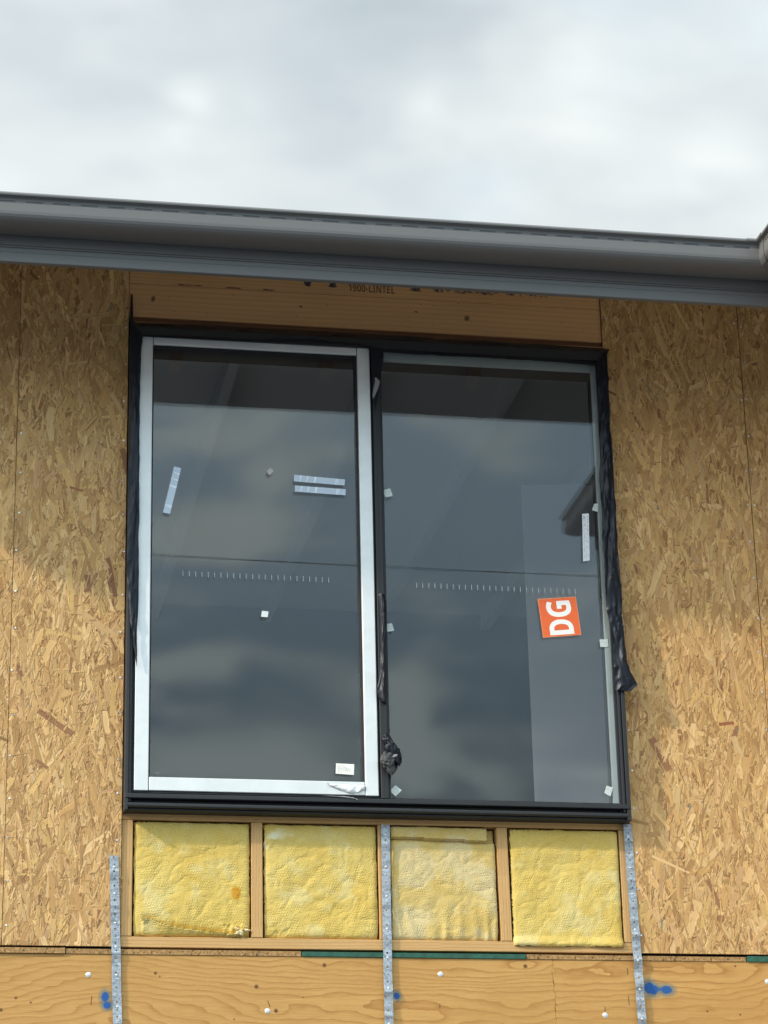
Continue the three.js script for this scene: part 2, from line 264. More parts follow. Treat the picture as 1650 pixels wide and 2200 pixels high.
/* ------------------------------------------------------------ ground and the closed shell of the house */
{
  const g = new THREE.PlaneGeometry(3000, 3000); g.rotateX(-Math.PI / 2); struct('ground', muv(g), M.ground);
}
const XW = 2.95, XC = -1.09, ZE = 1.5;                    // wing wall, left corner of the house, front of the wing
const RX0 = XC + 0.02, RX1 = 3.4, RZ = -4.2;
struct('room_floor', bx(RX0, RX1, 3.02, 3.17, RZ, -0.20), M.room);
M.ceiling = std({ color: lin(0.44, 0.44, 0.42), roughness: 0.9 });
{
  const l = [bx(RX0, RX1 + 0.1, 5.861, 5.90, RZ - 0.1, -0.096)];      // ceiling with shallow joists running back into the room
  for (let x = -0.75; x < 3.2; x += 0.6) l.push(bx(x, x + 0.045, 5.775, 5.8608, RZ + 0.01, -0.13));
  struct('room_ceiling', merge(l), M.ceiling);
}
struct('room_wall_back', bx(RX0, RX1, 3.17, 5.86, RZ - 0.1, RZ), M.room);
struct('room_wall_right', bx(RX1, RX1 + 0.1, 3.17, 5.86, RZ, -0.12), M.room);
struct('room_wall_left', merge([bx(RX0 - 0.02, RX0 + 0.08, 3.17, 3.6, RZ, -0.12), bx(RX0 - 0.02, RX0 + 0.08, 5.4, 5.86, RZ, -0.12), bx(RX0 - 0.02, RX0 + 0.08, 3.6, 5.4, RZ, -3.6), bx(RX0 - 0.02, RX0 + 0.08, 3.6, 5.4, -0.7, -0.12)]), M.room);  // side opening added to let daylight onto the pale board
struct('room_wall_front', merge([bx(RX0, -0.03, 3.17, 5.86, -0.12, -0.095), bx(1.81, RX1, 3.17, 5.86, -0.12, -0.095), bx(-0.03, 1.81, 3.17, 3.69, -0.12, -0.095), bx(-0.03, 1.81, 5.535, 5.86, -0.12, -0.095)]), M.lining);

/* ------------------------------------------------------------ the unclad wall */
const JL = -0.43, JR = 2.36;                              // joints between the sheets
const wall = thing('house_wall', 'unclad upper storey wall of strand board and timber framing around the window', 'wall', [0.9, 0, 0]);
{
  const panel = (x0, x1, y0, y1, tex, mat, ox, seed, z = 0, label) => {
    const p = part('wall_panel', osbUV(bx(x0, x1, y0, y1, -0.0095 + z, z, 0.0012), tex, ox, 3.2), mat, wall, label);
    // splinters and flakes that stand off the face
    const r = rng(seed), list = [], n = Math.round((x1 - x0) * 1200);
    for (let i = 0; i < n; i++) {
      const len = 0.012 + r() * r() * 0.07, w = 0.0012 + r() * 0.0055, a = (r() + r() + r() - 1.5) * 0.75 + (r() < 0.12 ? 1.2 : 0), t = 0.0006 + r() * 0.0011;
      const b = new THREE.BoxGeometry(w, len, t); const q = b.attributes.position;
      for (let k = 0; k < q.count; k++) { if (q.getY(k) > 0) q.setX(k, q.getX(k) * (0.2 + r() * 0.6)); }
      b.rotateX((r() - 0.5) * 0.06); b.rotateZ(a); b.translate(x0 + 0.01 + r() * (x1 - x0 - 0.02), y0 + 0.03 + r() * (y1 - y0 - 0.06), z + t * 0.35);
      const T = TONES[Math.floor(r() * TONES.length)], kk = 0.86 + r() * 0.18, col = new THREE.Color().setStyle(`rgb(${Math.min(255, T[0] * kk) | 0},${Math.min(255, T[1] * kk) | 0},${Math.min(255, T[2] * kk) | 0})`), C = new Float32Array(q.count * 3);
      for (let k = 0; k < q.count; k++) C.set([col.r, col.g, col.b], k * 3);
      b.setAttribute('color', new THREE.BufferAttribute(C, 3)); b.computeVertexNormals(); list.push(b);
    }
    part('loose_flakes', merge(list), M.flake, p, undefined, 'stuff'); return p;
  };
  M.flake = std({ vertexColors: true, color: lin(0.92, 0.83, 0.745), roughness: 0.8 });
  const pl = panel(JL + 0.0007, -0.028, 3.226, 5.92, OL, M.osbL, -1.28, 3);
  const pl2 = panel(XC + 0.001, JL - 0.0007, 3.226, 5.92, OL, M.osbL, -1.28 + 0.35, 4, 0.001);
  const pr = panel(1.8065, JR - 0.0012, 3.226, 5.92, OR, M.osbR, 1.75, 5);
  const pr2 = panel(JR + 0.0012, 3.5, 3.226, 5.92, OR, M.osbR, 1.2, 6, 0.0012);
  // nail heads along the sheet edges
  const nails = (p, xs, y0, y1, seed) => { const r = rng(seed), l = []; for (const x of xs) for (let y = y0; y < y1; y += 0.15) { const g = new THREE.CylinderGeometry(0.0036, 0.0036, 0.0016, 8); g.rotateX(Math.PI / 2); g.rotateX((r() - 0.5) * 0.5); g.translate(x + (r() - 0.5) * 0.012, y + (r() - 0.5) * 0.03, 0.001); l.push(g); } part('nail_heads', merge(l), M.nail, p, undefined, 'stuff'); };
  nails(pl, [JL + 0.012, -0.04], 3.3, 5.7, 8); nails(pr, [1.822, JR - 0.012], 3.3, 5.75, 9); nails(pr2, [JR + 0.013], 3.3, 5.75, 12);

  const tim = (name, x0, x1, y0, y1, up, ou, ov, mat = M.pine, z1 = -0.0095, label, tilt = 0) => {
    const b = bx(x0, x1, y0, y1, z1 - 0.088, z1, 0.0025); if (tilt) { const cx = (x0 + x1) / 2, cy = (y0 + y1) / 2; b.translate(-cx, -cy, 0); b.rotateZ(tilt); b.translate(cx, cy, 0); }
    return part(name, muv(b, { swap: up, ou, ov }), mat, wall, label);
  };
  // framing under the window
  tim('sill_plate', -0.027, 1.8055, 3.6745, 3.712, false, 0.3, 0.02);
  tim('bottom_plate', -0.027, 1.8055, 3.2262, 3.2635, false, 0.9, 0.11);
  tim('stud', -0.0265, 0.0125, 3.2645, 3.6735, true, 0.2, 0.31);
  tim('stud', 0.4285, 0.468, 3.2645, 3.6735, true, 0.7, 0.07, M.pine, -0.008);
  tim('stud', 0.8815, 0.9205, 3.2645, 3.6735, true, 1.2, 0.17, M.pine, -0.011);
  tim('stud', 1.3155, 1.3545, 3.2645, 3.6735, true, 0.5, 0.41, M.pine, -0.009, 'stud with two dark knots beside the right bay', 0.011);
  tim('stud', 1.7665, 1.8055, 3.2645, 3.6735, true, 1.6, 0.23);
  // the lintel over the window
  M.lintel = std({ map: pineTex, color: lin(0.92, 0.86, 0.8), bumpMap: pineBump, bumpScale: 0.0006, roughness: 0.75 });
  const lb = bx(-0.027, 1.8045, 5.6015, 5.7385, -0.097, -0.0085, 0.002);
  {
    const [c, g] = canvas(2048, 160), r = rng(40);
    const d = pineFn([228, 176, 120], [200, 146, 92], 33, 46), im = g.createImageData(2048, 160);
    for (let j = 0; j < 160; j++) for (let i = 0; i < 2048; i++) { const q = d(i, j * 1.1 * 0.9 + 40), k = (j * 2048 + i) * 4; im.data[k] = q[0]; im.data[k + 1] = q[1]; im.data[k + 2] = q[2]; im.data[k + 3] = 255; }
    g.putImageData(im, 0, 0);
    const knot = (x, y, a, b) => { for (let k = 5; k >= 0; k--) { g.fillStyle = `rgba(92,62,38,${0.16 + 0.05 * (5 - k)})`; g.beginPath(); g.ellipse(x, y, a * (0.3 + k * 0.18), b * (0.3 + k * 0.18), 0.2, 0, 7); g.fill(); } };
    const X = (px) => (px - 280) / 1012 * 2048;
    knot(X(330), 70, 9, 15); knot(X(642), 66, 8, 5); knot(X(1000), 78, 12, 14); knot(X(890), 60, 9, 4); for (let i = 0; i < 16; i++) knot(r() * 2048, r() * 150, 2.5, 2.5);
    M.lintelFace = std({ map: ctex(c), bumpMap: pineBump, bumpScale: 0.0005, roughness: 0.75 });
    const gg = muv(lb), p = gg.attributes.position, uv = gg.attributes.uv; for (let i = 0; i < p.count; i++) uv.setXY(i, (p.getX(i) + 0.027) / 1.826, (p.getY(i) - 5.6015) / 0.137);
    part('lintel_beam', gg, M.lintelFace, wall);
  }
  part('lintel_flange', muv(bx(-0.027, 1.8045, 5.581, 5.601, -0.09, -0.014, 0.001), { ou: 0.4, ov: 0.2 }), M.redPine, wall, 'reddish brown lower edge of the lintel');
  part('lintel_batten', muv(bx(-0.02, 1.8045, 5.5735, 5.5805, -0.08, -0.006, 0.001), { ou: 1.4, ov: 0.33 }), M.pine, wall);
  {
    const [c, g] = canvas(2048, 256), r = rng(41), d = pineFn([226, 174, 118], [198, 144, 90], 63, 46), im = g.createImageData(2048, 256);
    for (let j = 0; j < 256; j++) for (let i = 0; i < 2048; i++) { const q = d(i, j), k = (j * 2048 + i) * 4; im.data[k] = q[0]; im.data[k + 1] = q[1]; im.data[k + 2] = q[2]; im.data[k + 3] = 255; }
    g.putImageData(im, 0, 0);
    const X = (px) => (px - 280) / 1012 * 2048, Y = (y) => (5.90 - y) / 0.161 * 256;
    g.fillStyle = 'rgba(40,30,24,0.62)'; g.font = 'bold 74px sans-serif'; g.textBaseline = 'alphabetic'; g.save(); g.translate(X(744), Y(at(795, 628, -0.0075).y)); g.rotate(0.004); g.scale(1, 0.95); g.fillText('1900-LINTEL', 0, 0, X(845) - X(744)); g.restore();
    // dark blue-black paint runs along the top of the strip
    for (const [a, b] of [[930, 965], [975, 1012], [1020, 1068], [1082, 1110], [1118, 1178], [880, 900], [650, 662], [704, 716]]) for (let i = 0; i < 26; i++) { const x = X(lerp(a, b, r())); g.fillStyle = `rgba(24,30,48,${0.2 + r() * 0.3})`; g.beginPath(); g.ellipse(x, Y(at(lerp(a, b, 0.5), 605 + (lerp(a, b, 0.5) - 650) * 0.046 + r() * 9, -0.0075).y), 3 + r() * 8, 2 + r() * 6, 0, 0, 7); g.fill(); }
    // dark stain on the lower edge
    for (const [a, b] of [[385, 430], [480, 512], [560, 580]]) for (let i = 0; i < 12; i++) { g.fillStyle = 'rgba(60,36,24,0.5)'; g.beginPath(); g.ellipse(X(lerp(a, b, r())), 252 - r() * 4, 12, 3, 0, 0, 7); g.fill(); }
    const m = std({ map: ctex(c), bumpMap: pineBump, bumpScale: 0.0005, roughness: 0.75 });
    const gg = muv(bx(-0.027, 1.8045, 5.7395, 5.90, -0.097, -0.0075, 0.002)), p = gg.attributes.position, uv = gg.attributes.uv; for (let i = 0; i < p.count; i++) uv.setXY(i, (p.getX(i) + 0.027) / 1.826, (p.getY(i) - 5.7395) / 0.1605);
    part('lintel_strip', gg, m, wall, 'upper lintel board with a black stamped print and dark paint marks');
  }
  // strip of floor edges between the frame and the band below
  const edge = (name, x0, x1, y0, y1, z1, mat, label) => part(name, muv(bx(x0, x1, y0, y1, -0.1, z1, 0.001)), mat, wall, label);
  edge('floor_edge', XC + 0.01, -0.214, 3.2005, 3.2195, -0.001, M.particle); edge('floor_edge', -0.211, 0.601, 3.2005, 3.2185, -0.006, M.particle);
  edge('packing_strip', 0.604, 1.402, 3.2005, 3.2175, -0.004, M.green, 'long green strip under the bottom plate');
  edge('floor_edge', 1.405, 2.212, 3.2005, 3.2175, -0.006, M.particle); edge('packing_strip', 2.215, 3.5, 3.2005, 3.221, -0.003, M.green, 'short green strip at the right edge');
  edge('floor_edge', XC + 0.01, 3.5, 3.1205, 3.1995, -0.020, M.particle);

  // plywood band: rotary peeled face with broad wandering grain, blue spray marks and knots
  const BX0 = XC + 0.01, BX1 = 3.5, BY0 = 2.70, BY1 = 3.1995, bw = BX1 - BX0, bh = BY1 - BY0;
  const spots = [];                                       // blue paint: px centre, radii in m
  for (const [px, py, a, b, s] of [[226, 2142, 0.013, 0.017, 1], [230, 2160, 0.014, 0.012, 1], [852, 2140, 0.011, 0.012, 1], [1396, 2123, 0.021, 0.020, 1], [1404, 2126, 0.018, 0.018, 1], [1432, 2127, 0.021, 0.014, 0.95], [1416, 2126, 0.012, 0.007, 0.8]]) { const p = at(px, py, -0.008); spots.push([p.x, p.y, a, b, s]); }
  const kn = []; for (const [px, py, q] of [[697, 2074, 6], [1129, 2076, 6], [551, 2120, 6], [593, 2172, 6], [334, 2091, 4.5], [343, 2098, 2.5], [34, 2144, 4], [66, 2154, 3], [2, 2170, 5], [503, 2190, 2.5], [651, 2143, 2.2], [1580, 2076, 3], [1591, 2180, 3], [1520, 2173, 3]]) { const p = at(px, py, -0.008); kn.push([p.x, p.y, q * 0.00125]); }
  const bandTex = dtex(2048, 420, (i, j) => {
    const x = BX0 + (i + 0.5) / 2048 * bw, y = BY0 + (j + 0.5) / 420 * bh;
    const sh = x > 1.50 ? 7 : 0;
    let f = (y - 3) * 14 + 3.4 * (fbm(x * 1.5 + sh, y * 5.5 + sh, 3, 15) - 0.5) + 0.55 * (fbm(x * 7 + sh, y * 22, 3, 25) - 0.5) + 2.2 * (fbm(x * 0.6 + 4 + sh, y * 2, 2, 35) - 0.5);
    for (const k of kn) { const dx = (x - k[0]) / 3.2, dy = y - k[1]; f += 0.35 * k[2] / 0.008 * Math.exp(-(dx * dx + dy * dy) / (k[2] * k[2] * 9)); }
    const q = f * 2.2 + 0.25 * (fbm(x * 30, y * 40, 2, 91) - 0.5), rr = q - Math.floor(q), line = Math.pow(rr, 4.0), bl = fbm(x * 2.2, y * 7, 3, 51), fib = vn(x * 90, y * 900, 66), fib2 = fbm(x * 14, y * 260, 2, 67);
    let k = clamp(line * (0.15 + 0.75 * bl) + 0.26 * fib2 + 0.14 * fib);
    let c = [lerp(204, 158, k) + (bl - 0.5) * 18, lerp(165, 110, k) + (bl - 0.5) * 18, lerp(102, 50, k) + (bl - 0.5) * 16];
    for (const t of kn) { const dd = Math.hypot(x - t[0], y - t[1]) / t[2], a = sstep(1.15, 0.75, dd); if (a > 0) { const kk = 0.8 + 0.3 * vn(dd * 6, 1, 3); c = [lerp(c[0], 124 * kk, a), lerp(c[1], 82 * kk, a), lerp(c[2], 40 * kk, a)]; } }
    let b = 0, halo = 0; for (const s of spots) { const u = (x - s[0]) / s[2], v = (y - s[1]) / s[3], dd = Math.hypot(u, v) + 0.22 * (fbm(x * 90, y * 90, 3, 5) - 0.5); b = Math.max(b, sstep(1.12, 0.86, dd) * s[4]); halo = Math.max(halo, 0.38 * sstep(2.3, 1.0, dd) * (0.5 + vn(x * 700, y * 700, 4))); }
    const a = Math.max(b, halo); return [lerp(c[0], 24, a), lerp(c[1], 86, a), lerp(c[2], 168, a)];
  });
  const bandBump = dtex(1024, 256, (i, j) => { const v = 128 + 80 * (vn(i / 12, j / 0.8, 5) - 0.5) + 90 * (fbm(i / 60, j / 8, 3, 9) - 0.5); return [v, v, v]; }, false);
  M.band = std({ map: bandTex, color: lin(0.98, 0.88, 0.74), bumpMap: bandBump, bumpScale: 0.0008, roughness: 0.7 });
  const board = (shape, label) => {
    let g = new THREE.ExtrudeGeometry(shape, { depth: 0.088, bevelEnabled: true, bevelSize: 0.0008, bevelThickness: 0.0008, bevelSegments: 1 }); g.translate(0, 0, -0.098); g.clearGroups(); g = muv(g);
    const p = g.attributes.position, uv = g.attributes.uv; for (let i = 0; i < p.count; i++) uv.setXY(i, (p.getX(i) - BX0) / bw, (p.getY(i) - BY0) / bh); g.computeVertexNormals();
    return part('rim_board', g, M.band, wall, label);
  };
  const r = rng(77), jag = [];
  for (let y = BY1; y > BY0; y -= 0.006) jag.push([1.5005 + 0.009 * (fbm(y * 38, 3, 3, 2) - 0.5) + 0.006 * (vn(y * 190, 1, 8) - 0.5) + (3.15 - y) * 0.016, y]);
  jag.push([jag[jag.length - 1][0], BY0]);
  const s1 = new THREE.Shape(); s1.moveTo(BX0, BY1); for (const q of jag) s1.lineTo(q[0] - 0.0013, q[1]); s1.lineTo(BX0, BY0); s1.closePath();
  const s2 = new THREE.Shape(); s2.moveTo(BX1, BY1); s2.lineTo(BX1, BY0); for (const q of [...jag].reverse()) s2.lineTo(q[0] + 0.0013 + (Math.sin(q[1] * 71) > 0.55 ? 0.0015 : 0), q[1]); s2.closePath();
  const rb1 = board(s1), rb2 = board(s2);
  // white domed nail caps with splintered rims
  for (const [px, py, big] of [[190, 2094, 1], [947, 2093, 1], [575, 2172, 1], [1301, 2181, 1], [1650, 2109, 1]]) {
    const p = at(px, py, -0.006), g = new THREE.SphereGeometry(0.0102, 16, 10, 0, Math.PI * 2, 0, Math.PI / 2); g.rotateX(Math.PI / 2); g.scale(1, 1, 0.42); const q = g.attributes.position; for (let i = 0; i < q.count; i++) { const k = 1 + 0.14 * (vn(q.getX(i) * 300 + px, q.getY(i) * 300, 3) - 0.5); q.setXY(i, q.getX(i) * k, q.getY(i) * k); }
    g.computeVertexNormals(); g.translate(p.x, p.y, -0.0105); part('nail_cap', g, M.cap, p.x < 1.5 ? rb1 : rb2);
  }
  // short splits in the face
  const cr = []; for (const [a, b, c2, d2] of [[197, 2140, 195, 2160], [945, 2157, 945, 2167], [1300, 2163, 1300, 2174], [1350, 2140, 1352, 2160], [1348, 2080, 1349, 2095], [1055, 2052, 1062, 2062], [575, 2150, 580, 2164]]) { const A = at(a, b, -0.0092), B = at(c2, d2, -0.0092), mid = A.clone().add(B).multiplyScalar(0.5), g = new THREE.BoxGeometry(0.0022, A.distanceTo(B), 0.0012); g.rotateZ(-Math.atan2(B.x - A.x, B.y - A.y)); g.translate(mid.x, mid.y, -0.0093); cr.push(g); }
  part('splinters', merge(cr), std({ color: lin(0.09, 0.05, 0.025), roughness: 0.9 }), rb1, undefined, 'stuff');
  // storey below, out of the picture
  part('lower_wall', muv(bx(XC + 0.011, 3.5, 0, 2.699, -0.11, -0.02)), M.osbL, wall);
  for (const [y0, y1, z0, z1] of [[0, 3.6, -6, -0.012], [5.4, 5.9, -6, -0.012], [3.601, 5.399, -6, -3.6], [3.601, 5.399, -0.7, -0.012]]) part('left_return_wall', muv(bx(XC, XC + 0.009, y0, y1, z0, z1)), M.osbL, wall);  // leaves the added daylight opening of the room clear
}

/* ------------------------------------------------------------ eaves: fascia, gutters, roof */
const mapMain = (d, y, t) => [t, y, d], mapWing = (d, y, t) => [XW - d, y, t], mapWingEnd = (d, y, t) => [t, y, ZE + d], mapLeft = (d, y, t) => [XC - d, y, t];
const runs = [['main', mapMain, (d) => XC - d, (d) => XW - d], ['wing', mapWing, (d) => d, (d) => ZE + d], ['end', mapWingEnd, (d) => XW - d, () => 6], ['left', mapLeft, () => -6, (d) => d]];
{
  const lowOut = [[0.634, 5.665], [0.634, 5.593], [0.638, 5.5895], [0.700, 5.5885], [0.718, 5.5895], [0.732, 5.593], [0.742, 5.5985], [0.749, 5.606], [0.7535, 5.615], [0.755, 5.625], [0.7555, 5.652], [0.7515, 5.6555], [0.7515, 5.6585]];
  const inner = [...lowOut].reverse().map(([d, y], i) => [d > 0.75 ? d - 0.0022 : d > 0.7 ? d - 0.0015 : d + (d < 0.64 ? 0.002 : 0), d > 0.75 ? y + (y < 5.62 ? 0.001 : 0) : y + (y > 5.66 ? 0 : 0.0022)]);
  const low = [...lowOut, ...inner];
  const bead = []; for (let a = -60; a <= 240; a += 30) bead.push([0.7575 + 0.0095 * Math.cos(a * R), 5.6855 + 0.0095 * Math.sin(a * R)]);
  const top = [[0.7515, 5.6655], [0.7515, 5.6715], [0.754, 5.6755], ...bead.slice(1, 10), [0.7490, 5.6745], [0.7490, 5.6655]];
  const lab = { main: 'long dark grey slotted gutter along the eave over the window', wing: 'short dark grey gutter turning forward at the top right corner', end: 'dark grey gutter along the front of the right wing', left: 'dark grey gutter round the left side of the house' };
  for (const [k, map, t0, t1] of runs) {
    const a = map(0.7, 5.59, (t0(0.7) + t1(0.7)) / 2), G = thing('gutter', lab[k], 'gutter', a);
    const list = [sweep(low, t0, t1, map), sweep(top, t0, t1, map)];
    const A = t0(0.75) + 0.03, B = t1(0.75) - 0.045;
    if (k === 'main' || k === 'wing') for (let t = A; t < B; t += 0.0945) { const tab = [[0.7515, 5.658], [0.7515, 5.666], [0.7493, 5.666], [0.7493, 5.658]]; list.push(sweep(tab, () => t, () => t + 0.036, map)); }
    part('trough', merge(list), M.gutter, G);
    const back = [[0.7500, 5.6592], [0.7500, 5.6650], [0.7482, 5.6650], [0.7482, 5.6592]];
    part('slot_shade_backing', sweep(back, t0, t1, map), M.slot, G);  // added strip closing the slots, shade of the trough put into its colour
    const join = low.map(([d, y]) => [d > 0.74 ? d + 0.0022 : d, y < 5.6 ? y - 0.0022 : y]);
    const joinB = top.map(([d, y]) => [d + 0.0022, y > 5.68 ? y + 0.0018 : y]);
    const band = [[0.7535, 5.657], [0.7535, 5.667], [0.7500, 5.667], [0.7500, 5.657]];
    if (k === 'main') part('corner_joint', merge([join, joinB, band].map((q) => sweep(q, (d) => XW - d - 0.036, (d) => XW - d + 0.0005, map))), M.gutter, G);
    if (k === 'wing') { M.jointLight = M.gutter; part('corner_joint', merge([join, joinB, band].map((q) => sweep(q, (d) => d - 0.0005, (d) => d + 0.05, map))), M.jointLight, G); }
  }
  // roof: ribbed fascia boards, rafters and metal sheet
  const fo = [[0.632, 5.70], [0.632, 5.5555], [0.6285, 5.5535], [0.6285, 5.5505], [0.632, 5.5490], [0.632, 5.5465], [0.6285, 5.5450], [0.6285, 5.5430], [0.632, 5.5415], [0.6325, 5.5275], [0.6312, 5.5265], [0.6312, 5.5245], [0.6325, 5.5235], [0.6325, 5.4915], [0.6300, 5.4895], [0.6120, 5.4895], [0.6120, 5.4915], [0.6260, 5.4925], [0.6260, 5.70]];
  const roof = thing('roof', 'dark metal roof with ribbed grey fascia along the eave', 'roof', [0.9, 5.5, 0.6]);
  for (const [k, map, t0, t1] of runs) part('fascia_board', sweep(fo, t0, t1, map), M.fascia, roof);
  const rise = Math.tan(20 * R), y0 = 5.695, e = 0.70, th = 0.02;
  const Y = (d) => y0 + (e - d) * rise;
  const slab = (P) => { const pos = [], n = P.length, lo = P.map((q) => [q[0], q[1] - th, q[2]]); for (let i = 1; i < n - 1; i++) { pos.push(...P[0], ...P[i], ...P[i + 1]); pos.push(...lo[0], ...lo[i + 1], ...lo[i]); } for (let i = 0; i < n; i++) { const j = (i + 1) % n; pos.push(...P[i], ...lo[i], ...lo[j], ...P[i], ...lo[j], ...P[j]); } return tris(pos); };
  const ridge = 3.2;                                       // distance in from the wall line
  part('roof_sheet', slab([[XC - e, Y(e), e], [XW - e, Y(e), e], [XW + ridge, Y(-ridge), -ridge], [XC + ridge, Y(-ridge), -ridge]]), M.roof, roof);
  part('roof_sheet', slab([[XW - e, Y(e), ZE + e], [XW + 3, Y(-3), ZE - 3], [XW + 3, Y(-3), -3], [XW - e, Y(e), e]].reverse()), M.roof, roof);
  part('roof_sheet', slab([[XW - e, Y(e), ZE + e], [6, Y(e), ZE + e], [6, Y(-3), ZE - 3], [XW + 3, Y(-3), ZE - 3]]), M.roof, roof);
  part('roof_sheet', slab([[XC - e, Y(e), -6], [XC - e, Y(e), e], [XC + ridge, Y(-ridge), -ridge], [XC + ridge, Y(-ridge), -6]]), M.roof, roof);
  M.rafter = std({ map: pineTex, color: lin(0.9, 0.92, 0.95), roughness: 0.85 });
  for (let x = -1.0; x < 2.3; x += 0.6) { const L = Math.hypot(0.72, 0.72 * rise), g = new RoundedBoxGeometry(0.045, 0.09, L, 1, 0.002); g.rotateX(20 * R); g.translate(x, Y(0.26) - th - 0.052, 0.26); g.clearGroups(); part('rafter', muv(g), M.rafter, roof); }
  part('soffit_lining', sweep([[0.0, 5.903], [0.625, 5.676], [0.625, 5.670], [0.0, 5.897]], () => XC, (d) => XW - d, mapMain), std({ color: lin(0.78, 0.79, 0.75), roughness: 0.8 }), roof);
}
{ // the wing that projects on the right, outside the picture but for its gutter and its image in the glass
  const w = thing('side_wing', 'projecting wing of the house at the right with its own eave', 'building', [XW, 0, 0.7]);
  M.wrap = std({ color: lin(0.5, 0.51, 0.5), roughness: 0.7 });
  part('side_wall', bx(XW, XW + 0.1, 0, 5.9, 0.005, ZE), M.wrap, w); part('front_wall', bx(XW + 0.101, 6, 0, 5.9, ZE - 0.1, ZE), M.wrap, w);
  part('soffit', merge([bx(XW - 0.61, XW - 0.001, 5.50, 5.506, 0.66, ZE + 0.6), bx(XW, 6, 5.50, 5.506, ZE + 0.002, ZE + 0.6)]), std({ color: lin(0.3, 0.3, 0.28), roughness: 0.85 }), w);
}

/* ------------------------------------------------------------ the window */
const win = thing('sliding_window', 'two pane window with dark frame and white film-coated sash on the left', 'window', [0.89, 3.69, 0.03]);
{
  const FX0 = -0.0245, FX1 = 1.797, FY0 = 3.692, FY1 = 5.53, ZF = 0.064;
  const fr = (name, list, mat = M.frame, label) => part(name, merge(list), mat, win, label);
  fr('frame_jamb', [bx(FX0, FX0 + 0.012, FY0, FY1, -0.09, ZF), bx(FX0 + 0.012, FX0 + 0.022, FY0 + 0.03, FY1, -0.09, ZF - 0.007), bx(FX0 + 0.022, FX0 + 0.036, FY0 + 0.03, FY1, -0.09, ZF - 0.030)]);
  fr('frame_jamb', [bx(FX1 - 0.014, FX1, FY0, FY1, -0.09, ZF), bx(FX1 - 0.0175, FX1 - 0.0142, FY0 + 0.03, FY1, -0.09, ZF - 0.012), bx(FX1 - 0.027, FX1 - 0.0177, FY0 + 0.03, FY1, -0.09, ZF - 0.005), bx(FX1 - 0.037, FX1 - 0.0272, FY0 + 0.03, FY1, -0.09, ZF - 0.018)]);
  fr('frame_head', [bx(FX0 + 0.001, FX1 - 0.001, 5.492, FY1 - 0.001, -0.088, ZF - 0.001), bx(FX0 + 0.03, FX1 - 0.03, 5.470, 5.4915, -0.088, ZF - 0.034)]);
  fr('frame_sill', [bx(FX0 + 0.0005, FX1 - 0.0005, 3.7330, 3.750, -0.088, ZF + 0.003, 0.003), bx(FX0 + 0.0125, FX1 - 0.0145, 3.719, 3.7328, -0.088, ZF - 0.028), bx(FX0 + 0.0005, FX1 - 0.0005, 3.7025, 3.7188, -0.088, ZF + 0.001, 0.006), bx(FX0 + 0.014, FX1 - 0.012, 3.6945, 3.7015, -0.088, ZF - 0.016, 0.002), bx(FX0 + 0.03, FX1 - 0.03, 3.750, 3.7595, -0.088, ZF - 0.022)]);
  M.sillLip = std({ color: lin(0.07, 0.055, 0.045), roughness: 0.6 });
  fr('mullion', [bx(0.884, 0.912, 3.752, 5.49, -0.06, ZF - 0.004, 0.003), bx(0.9125, 0.9215, 3.752, 5.49, -0.06, ZF - 0.016), bx(0.8775, 0.8838, 3.752, 5.49, -0.06, ZF - 0.022)]);
  part('mullion_groove', merge([bx(0.8955, 0.8965, 3.76, 5.48, 0.05, ZF - 0.0035, 0.0003)]), M.groove, win);
  // sliding sash with its white protective film still on
  const sash = new THREE.Group(); sash.name = 'sliding_sash'; baseOf.set(sash, baseOf.get(win)); sash.userData.label = 'white film-coated sliding sash in the left half'; win.add(sash);
  const ZS = 0.056, sx0 = 0.008, sx1 = 0.876, sy0 = 3.7625, sy1 = 5.506;
  const wob = (g, amp, seed) => { const p = g.attributes.position; for (let i = 0; i < p.count; i++) p.setZ(i, p.getZ(i) + amp * (vn(p.getX(i) * 8, p.getY(i) * 5, seed) - 0.5)); return g; };
  part('stile', muv(bx(sx0, 0.0585, sy0, sy1, 0.0, ZS, 0.003)), M.coat, sash); part('stile', muv(bx(0.8285, sx1, sy0 - 0.001, sy1, 0.0, ZS + 0.001, 0.003), { ou: 0.4 }), M.coat, sash);
  part('rail', muv(bx(0.0605, 0.8265, 5.4645, sy1, 0.0, ZS - 0.001, 0.003), { swap: true }), M.coat, sash); part('rail', muv(bx(0.0605, 0.8265, sy0 + 0.001, 3.8125, 0.0, ZS - 0.001, 0.003), { swap: true, ov: 0.3 }), M.coat, sash);
  part('gasket', merge([bx(0.0587, 0.064, 3.8127, 5.464, 0.0, ZS - 0.012, 0.001), bx(0.8215, 0.8283, 3.8127, 5.464, 0.0, ZS - 0.012, 0.001), bx(0.0641, 0.8214, 5.4525, 5.4643, 0.0, ZS - 0.010, 0.001), bx(0.0641, 0.8214, 3.8127, 3.8150, 0.0, ZS - 0.012, 0.001), bx(0.008, 0.876, sy0 - 0.007, sy0 - 0.0012, 0.0, ZS - 0.006, 0.001)]), M.groove, sash);
  // peeled film at the lower right corner of the sash
  part('loose_film', strip(pts([[690, 1709], [735, 1713], [766, 1716]], 0.066), pts([[740, 1711], [760, 1714], [768, 1719]], 0.070), { n: 10, m: 3, bulge: 0.001, wr: 0.002, seed: 4 }), M.coat, sash);
  part('loose_film', strip(pts([[700, 1684], [740, 1686], [784, 1688]], 0.0565), pts([[720, 1692], [756, 1706], [783, 1697]], 0.0575), { n: 20, m: 6, bulge: 0.003, wr: 0.004, seed: 14, fv: 12 }), M.coat, sash);
